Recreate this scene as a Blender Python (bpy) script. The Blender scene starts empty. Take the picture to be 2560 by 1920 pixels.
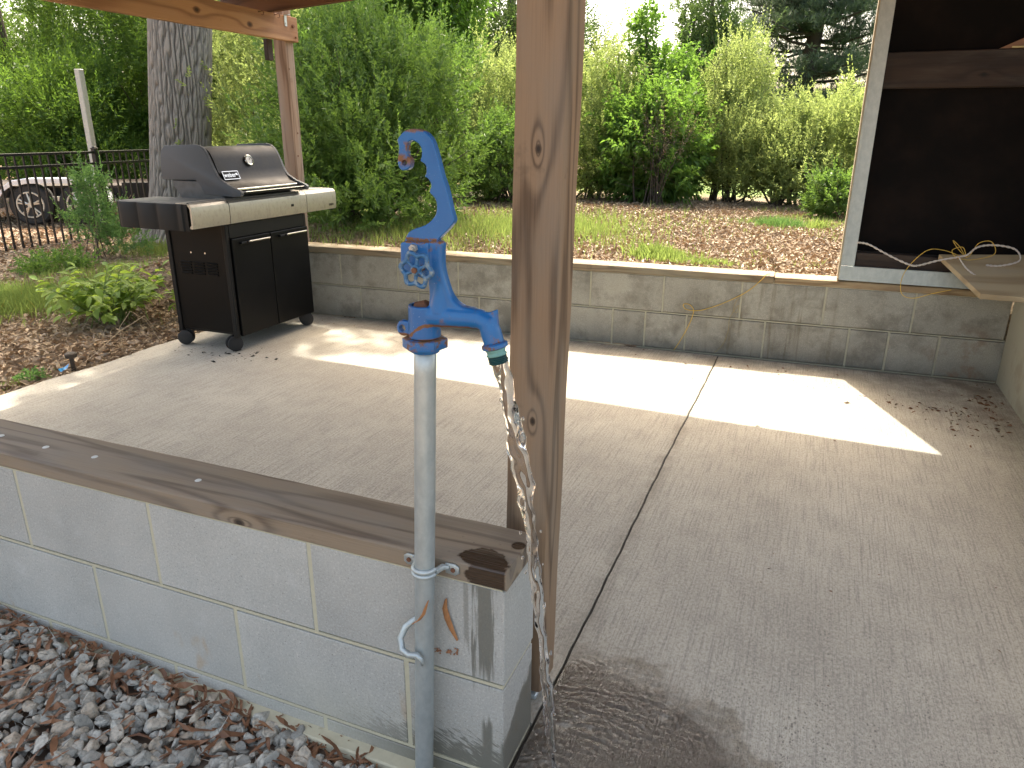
import bpy, bmesh, math, random
import numpy as np
from mathutils import Vector, Matrix
rng = np.random.default_rng(7)
random.seed(7)
SC = bpy.context.scene
COL = SC.collection
R = math.radians

# ------------------------------------------------------------------ camera, light, exposure
cam = bpy.data.cameras.new('camera')
co = bpy.data.objects.new('camera', cam); COL.objects.link(co); SC.camera = co
cam.sensor_width = 36; cam.lens = 25.76; cam.clip_start = .02; cam.clip_end = 500
F = Vector((-.3576238, .87507919, -.32610063)); X = Vector((.9250226, .37987981, .00495191)); U = Vector((-.12821236, .29987953, .94532209))
mw = Matrix((X, U, -F)).transposed().to_4x4(); mw.translation = Vector((.4081, -.9702, 1.139)); co.matrix_world = mw

SUN_DIR = Vector((-.2, .5, 1)).normalized()          # towards the sun
world = bpy.data.worlds.new('World'); SC.world = world; world.use_nodes = True
wn = world.node_tree; bg = wn.nodes['Background']
sky = wn.nodes.new('ShaderNodeTexSky'); sky.sky_type = 'NISHITA'; sky.sun_disc = False
sky.sun_elevation = math.asin(SUN_DIR.z); sky.sun_rotation = math.atan2(SUN_DIR.x, SUN_DIR.y)
sky.air_density = .8; sky.dust_density = 6.0; sky.ozone_density = .3
tint = wn.nodes.new('ShaderNodeMix'); tint.data_type = 'RGBA'; tint.blend_type = 'MULTIPLY'; tint.inputs[0].default_value = 1; tint.inputs[7].default_value = (1.0, .93, .78, 1)   # milky spring haze
wn.links.new(sky.outputs[0], tint.inputs[6]); wn.links.new(tint.outputs[2], bg.inputs[0]); bg.inputs[1].default_value = .15
sun = bpy.data.lights.new('sun', 'SUN'); sun.energy = 2.05; sun.angle = R(.6); sun.color = (1, .94, .82)
so = bpy.data.objects.new('sun', sun); COL.objects.link(so); so.rotation_euler = SUN_DIR.to_track_quat('Z', 'Y').to_euler(); so.location = (0, 0, 12)
SC.view_settings.view_transform = 'Standard'; SC.view_settings.look = 'None'; SC.view_settings.gamma = 1
SC.view_settings.exposure = 2.46
SC.render.engine = 'CYCLES'

# ------------------------------------------------------------------ material helper
class M:
    def __init__(s, name):
        s.m = bpy.data.materials.new(name); s.m.use_nodes = True; s.t = s.m.node_tree
        s.b = s.t.nodes['Principled BSDF']; s.out = s.t.nodes['Material Output']; s._p = None
    def nd(s, typ, **k):
        n = s.t.nodes.new(typ)
        for a, v in k.items(): setattr(n, a, v)
        return n
    def put(s, sock, v):
        if isinstance(v, bpy.types.NodeSocket): s.t.links.new(v, sock)
        elif v is not None:
            if isinstance(v, (tuple, list)) and len(v) == 3 and sock.type == 'RGBA': v = (*v, 1)
            sock.default_value = v
    def ma(s, op, a, b=None, c=None, clamp=False):
        n = s.nd('ShaderNodeMath', operation=op, use_clamp=clamp)
        for i, v in enumerate((a, b, c)): s.put(n.inputs[i], v)
        return n.outputs[0]
    def pos(s):
        if s._p is None:
            g = s.nd('ShaderNodeNewGeometry'); x = s.nd('ShaderNodeSeparateXYZ'); s.t.links.new(g.outputs['Position'], x.inputs[0])
            s._p = (x.outputs[0], x.outputs[1], x.outputs[2], g.outputs['Position'])
        return s._p
    def vec(s, x, y, z):
        n = s.nd('ShaderNodeCombineXYZ')
        for i, v in enumerate((x, y, z)): s.put(n.inputs[i], v)
        return n.outputs[0]
    def noise(s, v, scale=5, det=3, rough=.5, dist=0, col=False):
        n = s.nd('ShaderNodeTexNoise'); s.put(n.inputs['Vector'], v)
        n.inputs['Scale'].default_value = scale; n.inputs['Detail'].default_value = det; n.inputs['Roughness'].default_value = rough; n.inputs['Distortion'].default_value = dist
        return n.outputs['Color' if col else 'Fac']
    def vor(s, v, scale=5, feat='F1', out='Distance'):
        n = s.nd('ShaderNodeTexVoronoi', feature=feat); s.put(n.inputs['Vector'], v); n.inputs['Scale'].default_value = scale
        return n.outputs[out]
    def ss(s, v, a, b):            # smoothstep a..b -> 0..1
        n = s.nd('ShaderNodeMapRange', interpolation_type='SMOOTHSTEP'); s.put(n.inputs[0], v)
        if a <= b: n.inputs[1].default_value, n.inputs[2].default_value = a, b
        else:
            n.inputs[1].default_value, n.inputs[2].default_value, n.inputs[3].default_value, n.inputs[4].default_value = b, a, 1, 0
        return n.outputs[0]
    def mix(s, f, a, b, blend='MIX'):
        n = s.nd('ShaderNodeMix', data_type='RGBA', blend_type=blend)
        s.put(n.inputs[0], f); s.put(n.inputs[6], a); s.put(n.inputs[7], b); return n.outputs[2]
    def mul(s, *a):
        r = a[0]
        for x in a[1:]: r = s.ma('MULTIPLY', r, x)
        return r
    def scaled(s, v, sc, off=(0, 0, 0)):
        n = s.nd('ShaderNodeMapping'); s.put(n.inputs[0], v); n.inputs[3].default_value = sc; n.inputs[1].default_value = off; return n.outputs[0]
    def bump(s, h, strength=.3, dist=.01, normal=None):
        n = s.nd('ShaderNodeBump'); s.put(n.inputs['Height'], h); n.inputs['Strength'].default_value = strength; n.inputs['Distance'].default_value = dist
        if normal is not None: s.put(n.inputs['Normal'], normal)
        s.t.links.new(n.outputs[0], s.b.inputs['Normal']); return n.outputs[0]
    def set(s, col=None, rough=None, metal=None, spec=None, **k):
        s.put(s.b.inputs['Base Color'], col); s.put(s.b.inputs['Roughness'], rough); s.put(s.b.inputs['Metallic'], metal)
        if spec is not None: s.b.inputs['Specular IOR Level'].default_value = spec
        for a, v in k.items(): s.put(s.b.inputs[a.replace('_', ' ')], v)
        return s.m

def simple(name, col, rough=.6, metal=0, var=.25, scale=30, bump=0, spec=None):
    m = M(name); p = m.pos()[3]; n = m.noise(p, scale, 5, .6)
    c2 = tuple(c * (1 - var) for c in col); c1 = tuple(min(1, c * (1 + var)) for c in col)
    m.set(m.mix(n, c2, c1), m.ma('ADD', rough - .1, m.ma('MULTIPLY', n, .2)), metal, spec)
    if bump: m.bump(n, bump, .004)
    return m.m

def wood(name, axis, light, dark, knots=(), freq=46, cross=9, weather=(.30, .27, .23), wamt=.35, wet=None, seed=0., gscale=1.0, kscale=1.35):
    """grain = contour lines of a noise stretched along the board"""
    m = M(name); x, y, z, p = m.pos()
    u, v, w = {'x': (x, y, z), 'y': (y, x, z), 'z': (z, x, y)}[axis]
    if axis == 'z': w = m.ma('MULTIPLY', y, 1.6)
    base = m.noise(m.vec(m.ma('MULTIPLY', u, .9 * gscale), m.ma('MULTIPLY', v, cross), m.ma('MULTIPLY_ADD', w, cross, seed)), 1, 2, .45)
    kd = None
    for (ku, kv, kk) in knots:        # (along, across, which cross axis value ignored)
        du = m.ma('MULTIPLY', m.ma('SUBTRACT', u, ku), .36); dv = m.ma('SUBTRACT', v if kk == 0 else (z if axis != 'z' else y), kv)
        d = m.ma('SQRT', m.ma('ADD', m.mul(du, du), m.mul(dv, dv)))
        base = m.ma('ADD', base, m.ma('MULTIPLY', m.ma('EXPONENT', m.ma('MULTIPLY', d, -52 * kscale)), .36))
        du2 = m.ma('MULTIPLY', du, 1.9)
        d2 = m.ma('MULTIPLY', m.ma('SQRT', m.ma('ADD', m.mul(du2, du2), m.mul(dv, dv))), kscale)
        kd = d2 if kd is None else m.ma('MINIMUM', kd, d2)
    rings = m.ma('MULTIPLY_ADD', m.ma('SINE', m.ma('MULTIPLY', base, freq)), .5, .5)
    rings = m.ma('POWER', rings, 3.0)
    fine = m.noise(m.vec(m.ma('MULTIPLY', u, 7), m.ma('MULTIPLY', v, 330), m.ma('MULTIPLY', w, 330)), 1, 3, .6)
    blot = m.noise(m.vec(m.ma('MULTIPLY', u, 2.2), m.ma('MULTIPLY', v, 9), m.ma('MULTIPLY_ADD', w, 9, seed)), 1, 4, .6)
    c = m.mix(m.ma('MULTIPLY_ADD', rings, .95, m.ma('MULTIPLY', m.ma('SUBTRACT', fine, .5), .9)), light, dark)
    c = m.mix(m.mul(m.ss(blot, .42, .68), wamt), c, weather)
    c = m.mix(m.mul(m.ss(m.noise(m.scaled(p, (1, 1, 1)), 11, 5, .7), .62, .75), .3), c, tuple(a * .5 for a in dark))
    if kd is not None:
        c = m.mix(m.ss(kd, .0165, .0085), c, tuple(a * .55 for a in dark))
        c = m.mix(m.ss(kd, .008, .005), c, tuple(a * .22 for a in dark))
    rough = m.ma('MULTIPLY_ADD', fine, .25, .6)
    if wet:
        k = wet(m); c = m.mix(k, c, m.mix(1.0, c, (.16, .12, .10), 'MULTIPLY')); rough = m.ma('SUBTRACT', rough, m.mul(k, .5))
    m.set(c, rough); m.bump(m.ma('ADD', m.ma('MULTIPLY', rings, .4), fine), .22, .0018)
    return m.m

# ------------------------------------------------------------------ mesh helpers
ORG = {}
def tag(o, label=None, cat=None, group=None, kind=None):
    if label: o['label'] = label
    if cat: o['category'] = cat
    if group: o['group'] = group
    if kind: o['kind'] = kind
    return o
def thing(name, label, cat, loc, group=None, rz=0):
    o = bpy.data.objects.new(name, None); COL.objects.link(o); o.location = loc; o.rotation_euler = (0, 0, rz); o.empty_display_size = .1
    ORG[o] = Vector(loc); return tag(o, label, cat, group)
def link(name, me, parent=None, loc=(0, 0, 0), local=False):
    o = bpy.data.objects.new(name, me); COL.objects.link(o); l = Vector(loc)
    ORG[o] = l.copy()
    if parent is not None:
        o.parent = parent
        if not local: l = l - ORG[parent]
    o.location = l; return o
def mesh(name, V, Fc, mat, smooth=False):
    me = bpy.data.meshes.new(name); me.from_pydata([tuple(v) for v in V], [], [tuple(f) for f in Fc]); me.materials.append(mat)
    if smooth: me.shade_smooth()
    return me
def mk(name, VF, mat, parent=None, smooth=False, local=False, auto=None, **tags):
    V = np.array([tuple(v) for v in VF[0]], float); Fc = VF[1]
    if local: o = (V.min(0) + V.max(0)) / 2; ob = link(name, mesh(name, V - o, Fc, mat, smooth), parent, o, True)
    else:
        o = (V.min(0) + V.max(0)) / 2; o[2] = V[:, 2].min()
        ob = link(name, mesh(name, V - o, Fc, mat, smooth), parent, o)
    if auto is not None:
        ob.data.shade_smooth(); ob.data.set_sharp_from_angle(angle=R(auto))
    return tag(ob, **tags) if tags else ob
def cat(*vfs):
    V = []; Fc = []
    for v, f in vfs:
        n = len(V); V += [tuple(a) for a in v]; Fc += [tuple(i + n for i in q) for q in f]
    return V, Fc
def frombm(bm):
    bm.verts.index_update(); V = [v.co[:] for v in bm.verts]; Fc = [[v.index for v in f.verts] for f in bm.faces]; bm.free(); return V, Fc
def box(x0, x1, y0, y1, z0, z1, bev=0, seg=1, jit=0):
    bm = bmesh.new(); bmesh.ops.create_cube(bm, size=1)
    for v in bm.verts: v.co = ((x0 + x1) / 2 + v.co.x * (x1 - x0), (y0 + y1) / 2 + v.co.y * (y1 - y0), (z0 + z1) / 2 + v.co.z * (z1 - z0))
    if bev: bmesh.ops.bevel(bm, geom=bm.edges[:], offset=bev, segments=seg, affect='EDGES', profile=.5)
    if jit:
        for v in bm.verts: v.co += Vector(rng.normal(0, jit, 3))
    return frombm(bm)
def tube(path, rad, n=10, cap=True):
    P = [Vector(p) for p in path]; k = len(P)
    if not hasattr(rad, '__len__'): rad = [rad] * k
    V = []; Fc = []; up = None
    for i in range(k):
        t = (P[min(i + 1, k - 1)] - P[max(i - 1, 0)])
        t = t.normalized() if t.length > 1e-9 else Vector((0, 0, 1))
        if up is None: up = t.orthogonal().normalized()
        up = up - t * up.dot(t)
        up = up.normalized() if up.length > 1e-6 else t.orthogonal().normalized()
        s = t.cross(up)
        for j in range(n):
            a = 2 * math.pi * j / n; V.append(P[i] + (up * math.cos(a) + s * math.sin(a)) * rad[i])
    for i in range(k - 1):
        for j in range(n):
            a = i * n + j; b = i * n + (j + 1) % n; Fc.append((a, b, b + n, a + n))
    if cap: Fc.append(tuple(range(n))[::-1]); Fc.append(tuple(range((k - 1) * n, k * n)))
    return V, Fc
def cyl(a, b, r, n=20): return tube([a, b], [r, r], n)
def torus(c, nrm, R0, r0, n=28, m=8, fn=None, arc=2 * math.pi):
    nrm = Vector(nrm).normalized(); u = nrm.orthogonal().normalized(); v = nrm.cross(u); c = Vector(c); P = []
    closed = arc > 6.28; k = n if closed else n + 1
    V = []; Fc = []
    for i in range(k):
        a = arc * i / n; d = u * math.cos(a) + v * math.sin(a); rr = R0 if fn is None else fn(a)
        for j in range(m):
            b = 2 * math.pi * j / m; V.append(c + d * (rr + r0 * math.cos(b)) + nrm * r0 * math.sin(b))
    for i in range(k if closed else k - 1):
        for j in range(m):
            a = i * m + j; b = i * m + (j + 1) % m; a2 = ((i + 1) % k) * m + j; b2 = ((i + 1) % k) * m + (j + 1) % m
            Fc.append((a, a2, b2, b))
    return V, Fc
def smooth_poly(P, n=3):
    P = np.array(P); k = len(P); out = []
    for i in range(k):
        p0, p1, p2, p3 = P[i - 1], P[i], P[(i + 1) % k], P[(i + 2) % k]
        for j in range(n):
            t = j / n; out.append(.5 * ((2 * p1) + (-p0 + p2) * t + (2 * p0 - 5 * p1 + 4 * p2 - p3) * t * t + (-p0 + 3 * p1 - 3 * p2 + p3) * t ** 3))
    return [tuple(o) for o in out]
def extr(poly, a, b, ax='y', bev=0, seg=1):
    """polygon in the plane normal to ax, extruded from a to b"""
    bm = bmesh.new()
    def P(p, t): return {'y': (p[0], t, p[1]), 'x': (t, p[0], p[1]), 'z': (p[0], p[1], t)}[ax]
    f0 = bm.faces.new([bm.verts.new(P(p, a)) for p in poly]); f1 = bm.faces.new([bm.verts.new(P(p, b)) for p in poly][::-1])
    a_, b_ = list(f0.verts), list(f1.verts)[::-1]; k = len(poly)
    for i in range(k): bm.faces.new((a_[i], b_[i], b_[(i + 1) % k], a_[(i + 1) % k]))
    bmesh.ops.recalc_face_normals(bm, faces=bm.faces[:])
    if bev:
        rim = [e for f in (f0, f1) for e in f.edges]
        bmesh.ops.bevel(bm, geom=rim, offset=bev, segments=seg, affect='EDGES', profile=.5)
    return frombm(bm)
def rot(VF, M_):  return [tuple(M_ @ Vector(v)) for v in VF[0]], VF[1]
def modded(VF, mods, mat):
    """evaluate modifiers on a temporary mesh and give back verts and faces"""
    me = mesh('tmp', VF[0], VF[1], mat); o = bpy.data.objects.new('tmp', me); COL.objects.link(o); cut = []
    for typ, kw in mods:
        md = o.modifiers.new('m', typ)
        for a, v in kw.items():
            if a == 'cut':
                c = bpy.data.objects.new('cut', mesh('cut', v[0], v[1], mat)); COL.objects.link(c); md.object = c; cut.append(c)
            else: setattr(md, a, v)
    dg = bpy.context.evaluated_depsgraph_get(); dg.update(); e = o.evaluated_get(dg).to_mesh()
    V = [v.co[:] for v in e.vertices]; Fc = [tuple(p.vertices) for p in e.polygons]
    for q in [o] + cut: bpy.data.objects.remove(q)
    return V, Fc
def fast(name, V, Fc, mat, parent=None, attr=None, smooth=False, **tags):
    """numpy mesh; Fc (n,3) or (n,4)"""
    V = np.asarray(V, np.float32); Fc = np.asarray(Fc, np.int32); c = (V.min(0) + V.max(0)) / 2; c[2] = V[:, 2].min(); V = V - c
    me = bpy.data.meshes.new(name); k = Fc.shape[1]
    me.vertices.add(len(V)); me.vertices.foreach_set('co', V.ravel()); me.loops.add(Fc.size); me.loops.foreach_set('vertex_index', Fc.ravel())
    me.polygons.add(len(Fc)); me.polygons.foreach_set('loop_start', np.arange(0, Fc.size, k, dtype=np.int32))
    me.polygons.foreach_set('use_smooth', np.full(len(Fc), smooth))
    me.update(calc_edges=True)
    if attr is not None:
        a = me.attributes.new('rnd', 'FLOAT', 'POINT'); a.data.foreach_set('value', np.asarray(attr, np.float32))
    me.materials.append(mat); o = link(name, me, parent, c)
    return tag(o, **tags) if tags else o

# ------------------------------------------------------------------ materials
def m_slab():
    m = M('broomed_concrete'); x, y, z, p = m.pos()
    broom = m.noise(m.vec(m.ma('MULTIPLY', m.ma('MULTIPLY_ADD', m.noise(p, 1.2, 2), .012, x), 210), m.ma('MULTIPLY', y, 5), 0), 1, 4, .65)
    grit = m.noise(p, 420, 3, .7); mott = m.noise(p, 2.3, 5, .62); mott2 = m.noise(m.scaled(p, (1, 1, 1), (5, 3, 1)), 9, 4, .65)
    c = m.mix(m.ss(mott, .3, .7), (.38, .35, .29), (.475, .445, .37)); c = m.mix(m.mul(m.ss(mott2, .4, .75), .35), c, (.26, .24, .205))
    c = m.mix(m.mul(m.ss(broom, .55, .34), .6), c, (.20, .185, .16)); sand = m.noise(m.scaled(p, (1, .7, 1)), 150, 4, .85); c = m.mix(m.mul(m.ss(sand, .50, .62), .5), c, (.52, .49, .42)); c = m.mix(m.mul(m.ss(sand, .50, .38), .5), c, (.17, .155, .13))
    # pitted, darker surface towards the near right
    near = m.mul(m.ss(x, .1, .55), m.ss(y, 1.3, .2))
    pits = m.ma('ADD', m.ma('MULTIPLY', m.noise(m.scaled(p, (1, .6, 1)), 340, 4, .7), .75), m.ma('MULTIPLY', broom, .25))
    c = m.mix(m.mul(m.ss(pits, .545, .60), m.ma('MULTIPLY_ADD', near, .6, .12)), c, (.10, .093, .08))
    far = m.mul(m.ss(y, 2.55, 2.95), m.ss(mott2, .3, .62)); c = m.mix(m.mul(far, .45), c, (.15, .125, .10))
    cor = m.mul(m.ss(x, .6, 1.2), m.ss(y, 1.9, 2.6)); c = m.mix(m.mul(cor, .5, m.ss(mott2, .35, .7)), c, (.16, .12, .09))
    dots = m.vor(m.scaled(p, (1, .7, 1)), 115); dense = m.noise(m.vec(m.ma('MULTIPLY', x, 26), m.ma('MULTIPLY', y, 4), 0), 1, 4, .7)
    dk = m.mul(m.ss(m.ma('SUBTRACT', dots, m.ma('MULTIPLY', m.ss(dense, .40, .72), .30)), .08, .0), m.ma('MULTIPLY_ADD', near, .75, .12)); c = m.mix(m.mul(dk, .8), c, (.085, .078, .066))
    # grime along the joint
    dj = m.ma('ABSOLUTE', m.ma('SUBTRACT', x, .003)); c = m.mix(m.mul(m.ss(dj, .05, .004), .45, m.ss(mott2, .3, .6)), c, (.17, .15, .115))
    # dark water stain
    wx = m.ma('SUBTRACT', x, .08); wy = m.ma('SUBTRACT', y, -.033)
    d = m.ma('ADD', m.ma('SQRT', m.ma('ADD', m.mul(wx, wx), m.mul(wy, wy))), m.ma('MULTIPLY', m.ma('SUBTRACT', m.noise(p, 22, 4, .6), .5), .16))
    wet = m.ss(d, .46, .36); rim = m.mul(m.ss(d, .405, .435), m.ss(d, .475, .445), m.ss(x, .0, .06), m.ss(m.noise(p, 9, 3), .35, .55)); c = m.mix(m.mul(rim, .75), c, m.mix(1.0, c, (.50, .46, .40), 'MULTIPLY'))
    m.set(c, m.ma('SUBTRACT', .88, m.mul(wet, .42)))
    h = m.ma('ADD', m.ma('MULTIPLY', broom, 1.3), m.ma('ADD', m.ma('MULTIPLY', grit, .5), m.ma('MULTIPLY', m.ss(pits, .66, .565), .6)))
    m.bump(h, .42, .0022); return m.m
def m_block(name, near):
    m = M(name); x, y, z, p = m.pos()
    a = m.noise(p, 3.1, 5, .6); g = m.noise(p, 330, 2, .6); pit = m.vor(p, 260)
    oi = m.nd('ShaderNodeObjectInfo').outputs['Random']
    if near: c1, c2 = (.39, .38, .345), (.50, .485, .44)
    else: c1, c2 = (.31, .29, .24), (.43, .405, .335)
    c = m.mix(m.ss(a, .3, .7), c1, c2); c = m.mix(m.mul(oi, .38), c, tuple(q * .68 for q in c1)); c = m.mix(m.mul(m.ss(g, .58, .7), .35), c, tuple(q * .55 for q in c1))
    sg = m.noise(p, 210, 4, .8); c = m.mix(m.mul(m.ss(sg, .52, .68), .30), c, tuple(min(1, q * 1.7) for q in c2)); c = m.mix(m.mul(m.ss(sg, .47, .34), .30), c, tuple(q * .45 for q in c1)); c = m.mix(m.mul(m.ss(m.noise(m.scaled(p, (1, 1, 1), (4, 2, 7)), 12, 5, .7), .55, .75), .3), c, (.55, .55, .52) if near else (.34, .32, .27)); c = m.mix(m.mul(m.ss(m.noise(p, 300, 1), .70, .74), .6), c, (.07, .07, .07))
    rough = .92
    if near:
        sp = m.noise(m.vec(m.ma('MULTIPLY', x, 90), m.ma('MULTIPLY', y, 40), m.ma('MULTIPLY', z, 6)), 1, 3, .6)
        # run-down streaks below the wet corner of the cap
        s1 = m.mul(m.ss(m.ma('ADD', x, m.ma('MULTIPLY', m.ma('SUBTRACT', sp, .5), .06)), -.058, -.050), m.ss(m.ma('ADD', x, m.ma('MULTIPLY', m.ma('SUBTRACT', sp, .5), .05)), -.016, -.024), m.ss(m.ma('ADD', z, m.ma('MULTIPLY', sp, .16)), .275, .32))
        s2 = m.mul(m.ss(x, -.080, -.075), m.ss(x, -.066, -.070), m.ss(m.ma('ADD', z, m.ma('MULTIPLY', sp, .1)), .31, .335))
        s3 = m.mul(m.ss(x, -.048, -.040), m.ss(x, -.020, -.027), m.ss(m.ma('SUBTRACT', z, m.ma('MULTIPLY', sp, .08)), .085, .06))
        fr = m.ss(y, .02, .005); s = m.mul(m.ma('MAXIMUM', m.ma('MAXIMUM', s1, m.mul(s2, .6)), s3), fr)
        # splash zone at the foot, rising towards the corner
        sl = m.noise(m.vec(m.ma('MULTIPLY', m.ma('SUBTRACT', x, m.ma('MULTIPLY', z, 1.7)), 20), m.ma('MULTIPLY', y, 30), m.ma('MULTIPLY', m.ma('ADD', z, m.ma('MULTIPLY', x, .45)), 190)), 1, 3, .6)
        lim = m.ma('ADD', m.ma('MULTIPLY', m.ma('SUBTRACT', sl, .5), .26), m.ma('ADD', z, m.ma('MULTIPLY', x, -.10)))
        foot = m.mul(m.ss(lim, .078, .045), m.ss(x, -.42, -.12))
        yr = m.ma('ADD', z, m.ma('MULTIPLY', m.ma('SUBTRACT', m.noise(p, 38, 3, .7), .5), .07))
        endw = m.mul(m.ss(x, -.01, -.003), m.ss(m.ma('SUBTRACT', yr, m.ma('MULTIPLY', y, .55)), .085, .065))
        wet = m.ma('MAXIMUM', s, m.ma('MAXIMUM', foot, endw))
        c = m.mix(m.mul(m.ss(z, .17, .0), m.ss(x, -.75, -.3), m.ss(a, .25, .6), .42), c, (.38, .35, .25))
        c = m.mix(m.mul(m.ss(m.noise(m.scaled(p, (1, 1, .5)), 13, 3), .62, .72), m.ss(z, .18, .05), .45), c, (.42, .27, .13))
        c = m.mix(m.mul(wet, .8), c, (.12, .115, .09)); rough = m.ma('SUBTRACT', .92, m.mul(wet, .55))
    else:
        bl = m.noise(m.scaled(p, (1, 1, 1), (3, 3, 3)), 6, 5, .7)
        c = m.mix(m.mul(m.ss(bl, .43, .66), .55), c, (.11, .098, .075)); c = m.mix(m.mul(m.ss(z, .12, 0), .4), c, (.10, .095, .075))
        st = m.noise(m.vec(m.ma('MULTIPLY', x, 34), 0, m.ma('MULTIPLY', z, 3)), 1, 3, .6)
        c = m.mix(m.mul(m.ss(st, .5, .7), .45, m.ss(m.ma('ABSOLUTE', m.ma('SUBTRACT', x, .25)), .5, .1)), c, (.10, .075, .035))
        c = m.mix(m.mul(m.ss(m.ma('ABSOLUTE', m.ma('SUBTRACT', x, 1.12)), .18, .05), .45, m.ss(bl, .45, .6), m.ss(z, .3, .15)), c, (.34, .17, .09))
    m.set(c, rough); m.bump(m.ma('SUBTRACT', m.ma('MULTIPLY', g, .6), m.ma('MULTIPLY', m.ss(pit, .22, .1), .5)), .4, .0015); return m.m
SLAB = m_slab(); BLK = m_block('painted_grey_block', True); BLKF = m_block('weathered_block', False)
MORT = simple('mortar', (.50, .46, .33), .95, var=.15, scale=60, bump=.2); MORTF = simple('old_mortar', (.40, .375, .28), .95, var=.25, scale=40, bump=.2)
def wetcap(m):
    x, y, z, p = m.pos(); n = m.noise(p, 26, 4, .6)
    dx = m.ma('MULTIPLY', m.ma('SUBTRACT', x, -.045), 1.0); dy = m.ma('MULTIPLY', m.ma('SUBTRACT', y, .022), 1.5)
    d = m.ma('ADD', m.ma('SQRT', m.ma('ADD', m.mul(dx, dx), m.mul(dy, dy))), m.ma('MULTIPLY', m.ma('SUBTRACT', n, .5), .06))
    a = m.ss(d, .049, .043)
    f = m.mul(m.ss(m.ma('ADD', x, m.ma('MULTIPLY', m.ma('SUBTRACT', n, .5), .02)), -.062, -.058), m.ss(y, .012, .004), m.ss(x, .004, .0))
    ex = m.ma('SUBTRACT', x, -.008); ey = m.ma('SUBTRACT', y, .083); e = m.ss(m.ma('SQRT', m.ma('ADD', m.mul(ex, ex), m.mul(ey, ey))), .0145, .0115)
    spk = m.mul(m.ss(m.vor(m.scaled(p, (1, 1, 1), (.3, .1, 0)), 62), .2, .12), m.ss(x, -.14, -.06), m.ss(m.noise(p, 15, 2), .5, .6))
    return m.ma('MULTIPLY', m.ma('MAXIMUM', m.ma('MAXIMUM', a, f), m.ma('MAXIMUM', e, spk)), .93)
WPOST = wood('weathered_post_wood', 'z', (.275, .178, .103), (.11, .065, .034), knots=((1.112, -.026, 0), (.636, -.029, 0)), freq=48, cross=7.5, kscale=2.3, weather=(.215, .18, .14), wamt=.42, seed=2.3)
WFPOST = wood('far_post_wood', 'z', (.34, .235, .165), (.19, .115, .07), freq=40, cross=10, wamt=.5, seed=7)
WBEAM = wood('fresh_beam_wood', 'y', (.42, .235, .115), (.26, .125, .055), knots=((2.335, 1.73, 1), (2.732, 1.707, 1)), kscale=.8, freq=26, cross=8, wamt=.12, seed=1)
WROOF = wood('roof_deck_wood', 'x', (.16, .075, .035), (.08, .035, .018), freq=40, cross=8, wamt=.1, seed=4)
WCAP = wood('cap_board_wood', 'x', (.26, .195, .13), (.13, .092, .062), knots=((-.56, .415, 1), (-1.9, .05, 0)), freq=56, cross=9, weather=(.22, .19, .155), wamt=.65, wet=wetcap, seed=3, gscale=.55)
WFCAP = wood('far_cap_wood', 'x', (.25, .19, .115), (.13, .095, .055), freq=60, cross=12, weather=(.27, .245, .175), wamt=.6, seed=6)
WFCAP2 = wood('newer_cap_wood', 'x', (.38, .28, .155), (.2, .125, .06), freq=50, cross=12, weather=(.16, .09, .05), wamt=.7, seed=9)
WDARK = wood('dark_framing_wood', 'x', (.030, .016, .009), (.014, .007, .004), knots=((1.0, 1.385, 1),), freq=34, cross=8, wamt=.1, seed=5)
PLY = wood('plank_wood', 'x', (.44, .34, .20), (.32, .23, .125), freq=24, cross=5, wamt=.3, seed=8)
GALV = M('galvanised_steel'); _p = GALV.pos()[3]; _n = GALV.noise(GALV.scaled(_p, (1, 1, .6)), 45, 5, .7); _n2 = GALV.noise(_p, 340, 3)
GALV.set(GALV.mix(GALV.ss(_n, .3, .7), (.40, .44, .44), (.49, .53, .52)), GALV.ma('MULTIPLY_ADD', _n2, .25, .33), .55); GALV.bump(_n2, .08, .001); GALV = GALV.m
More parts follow.
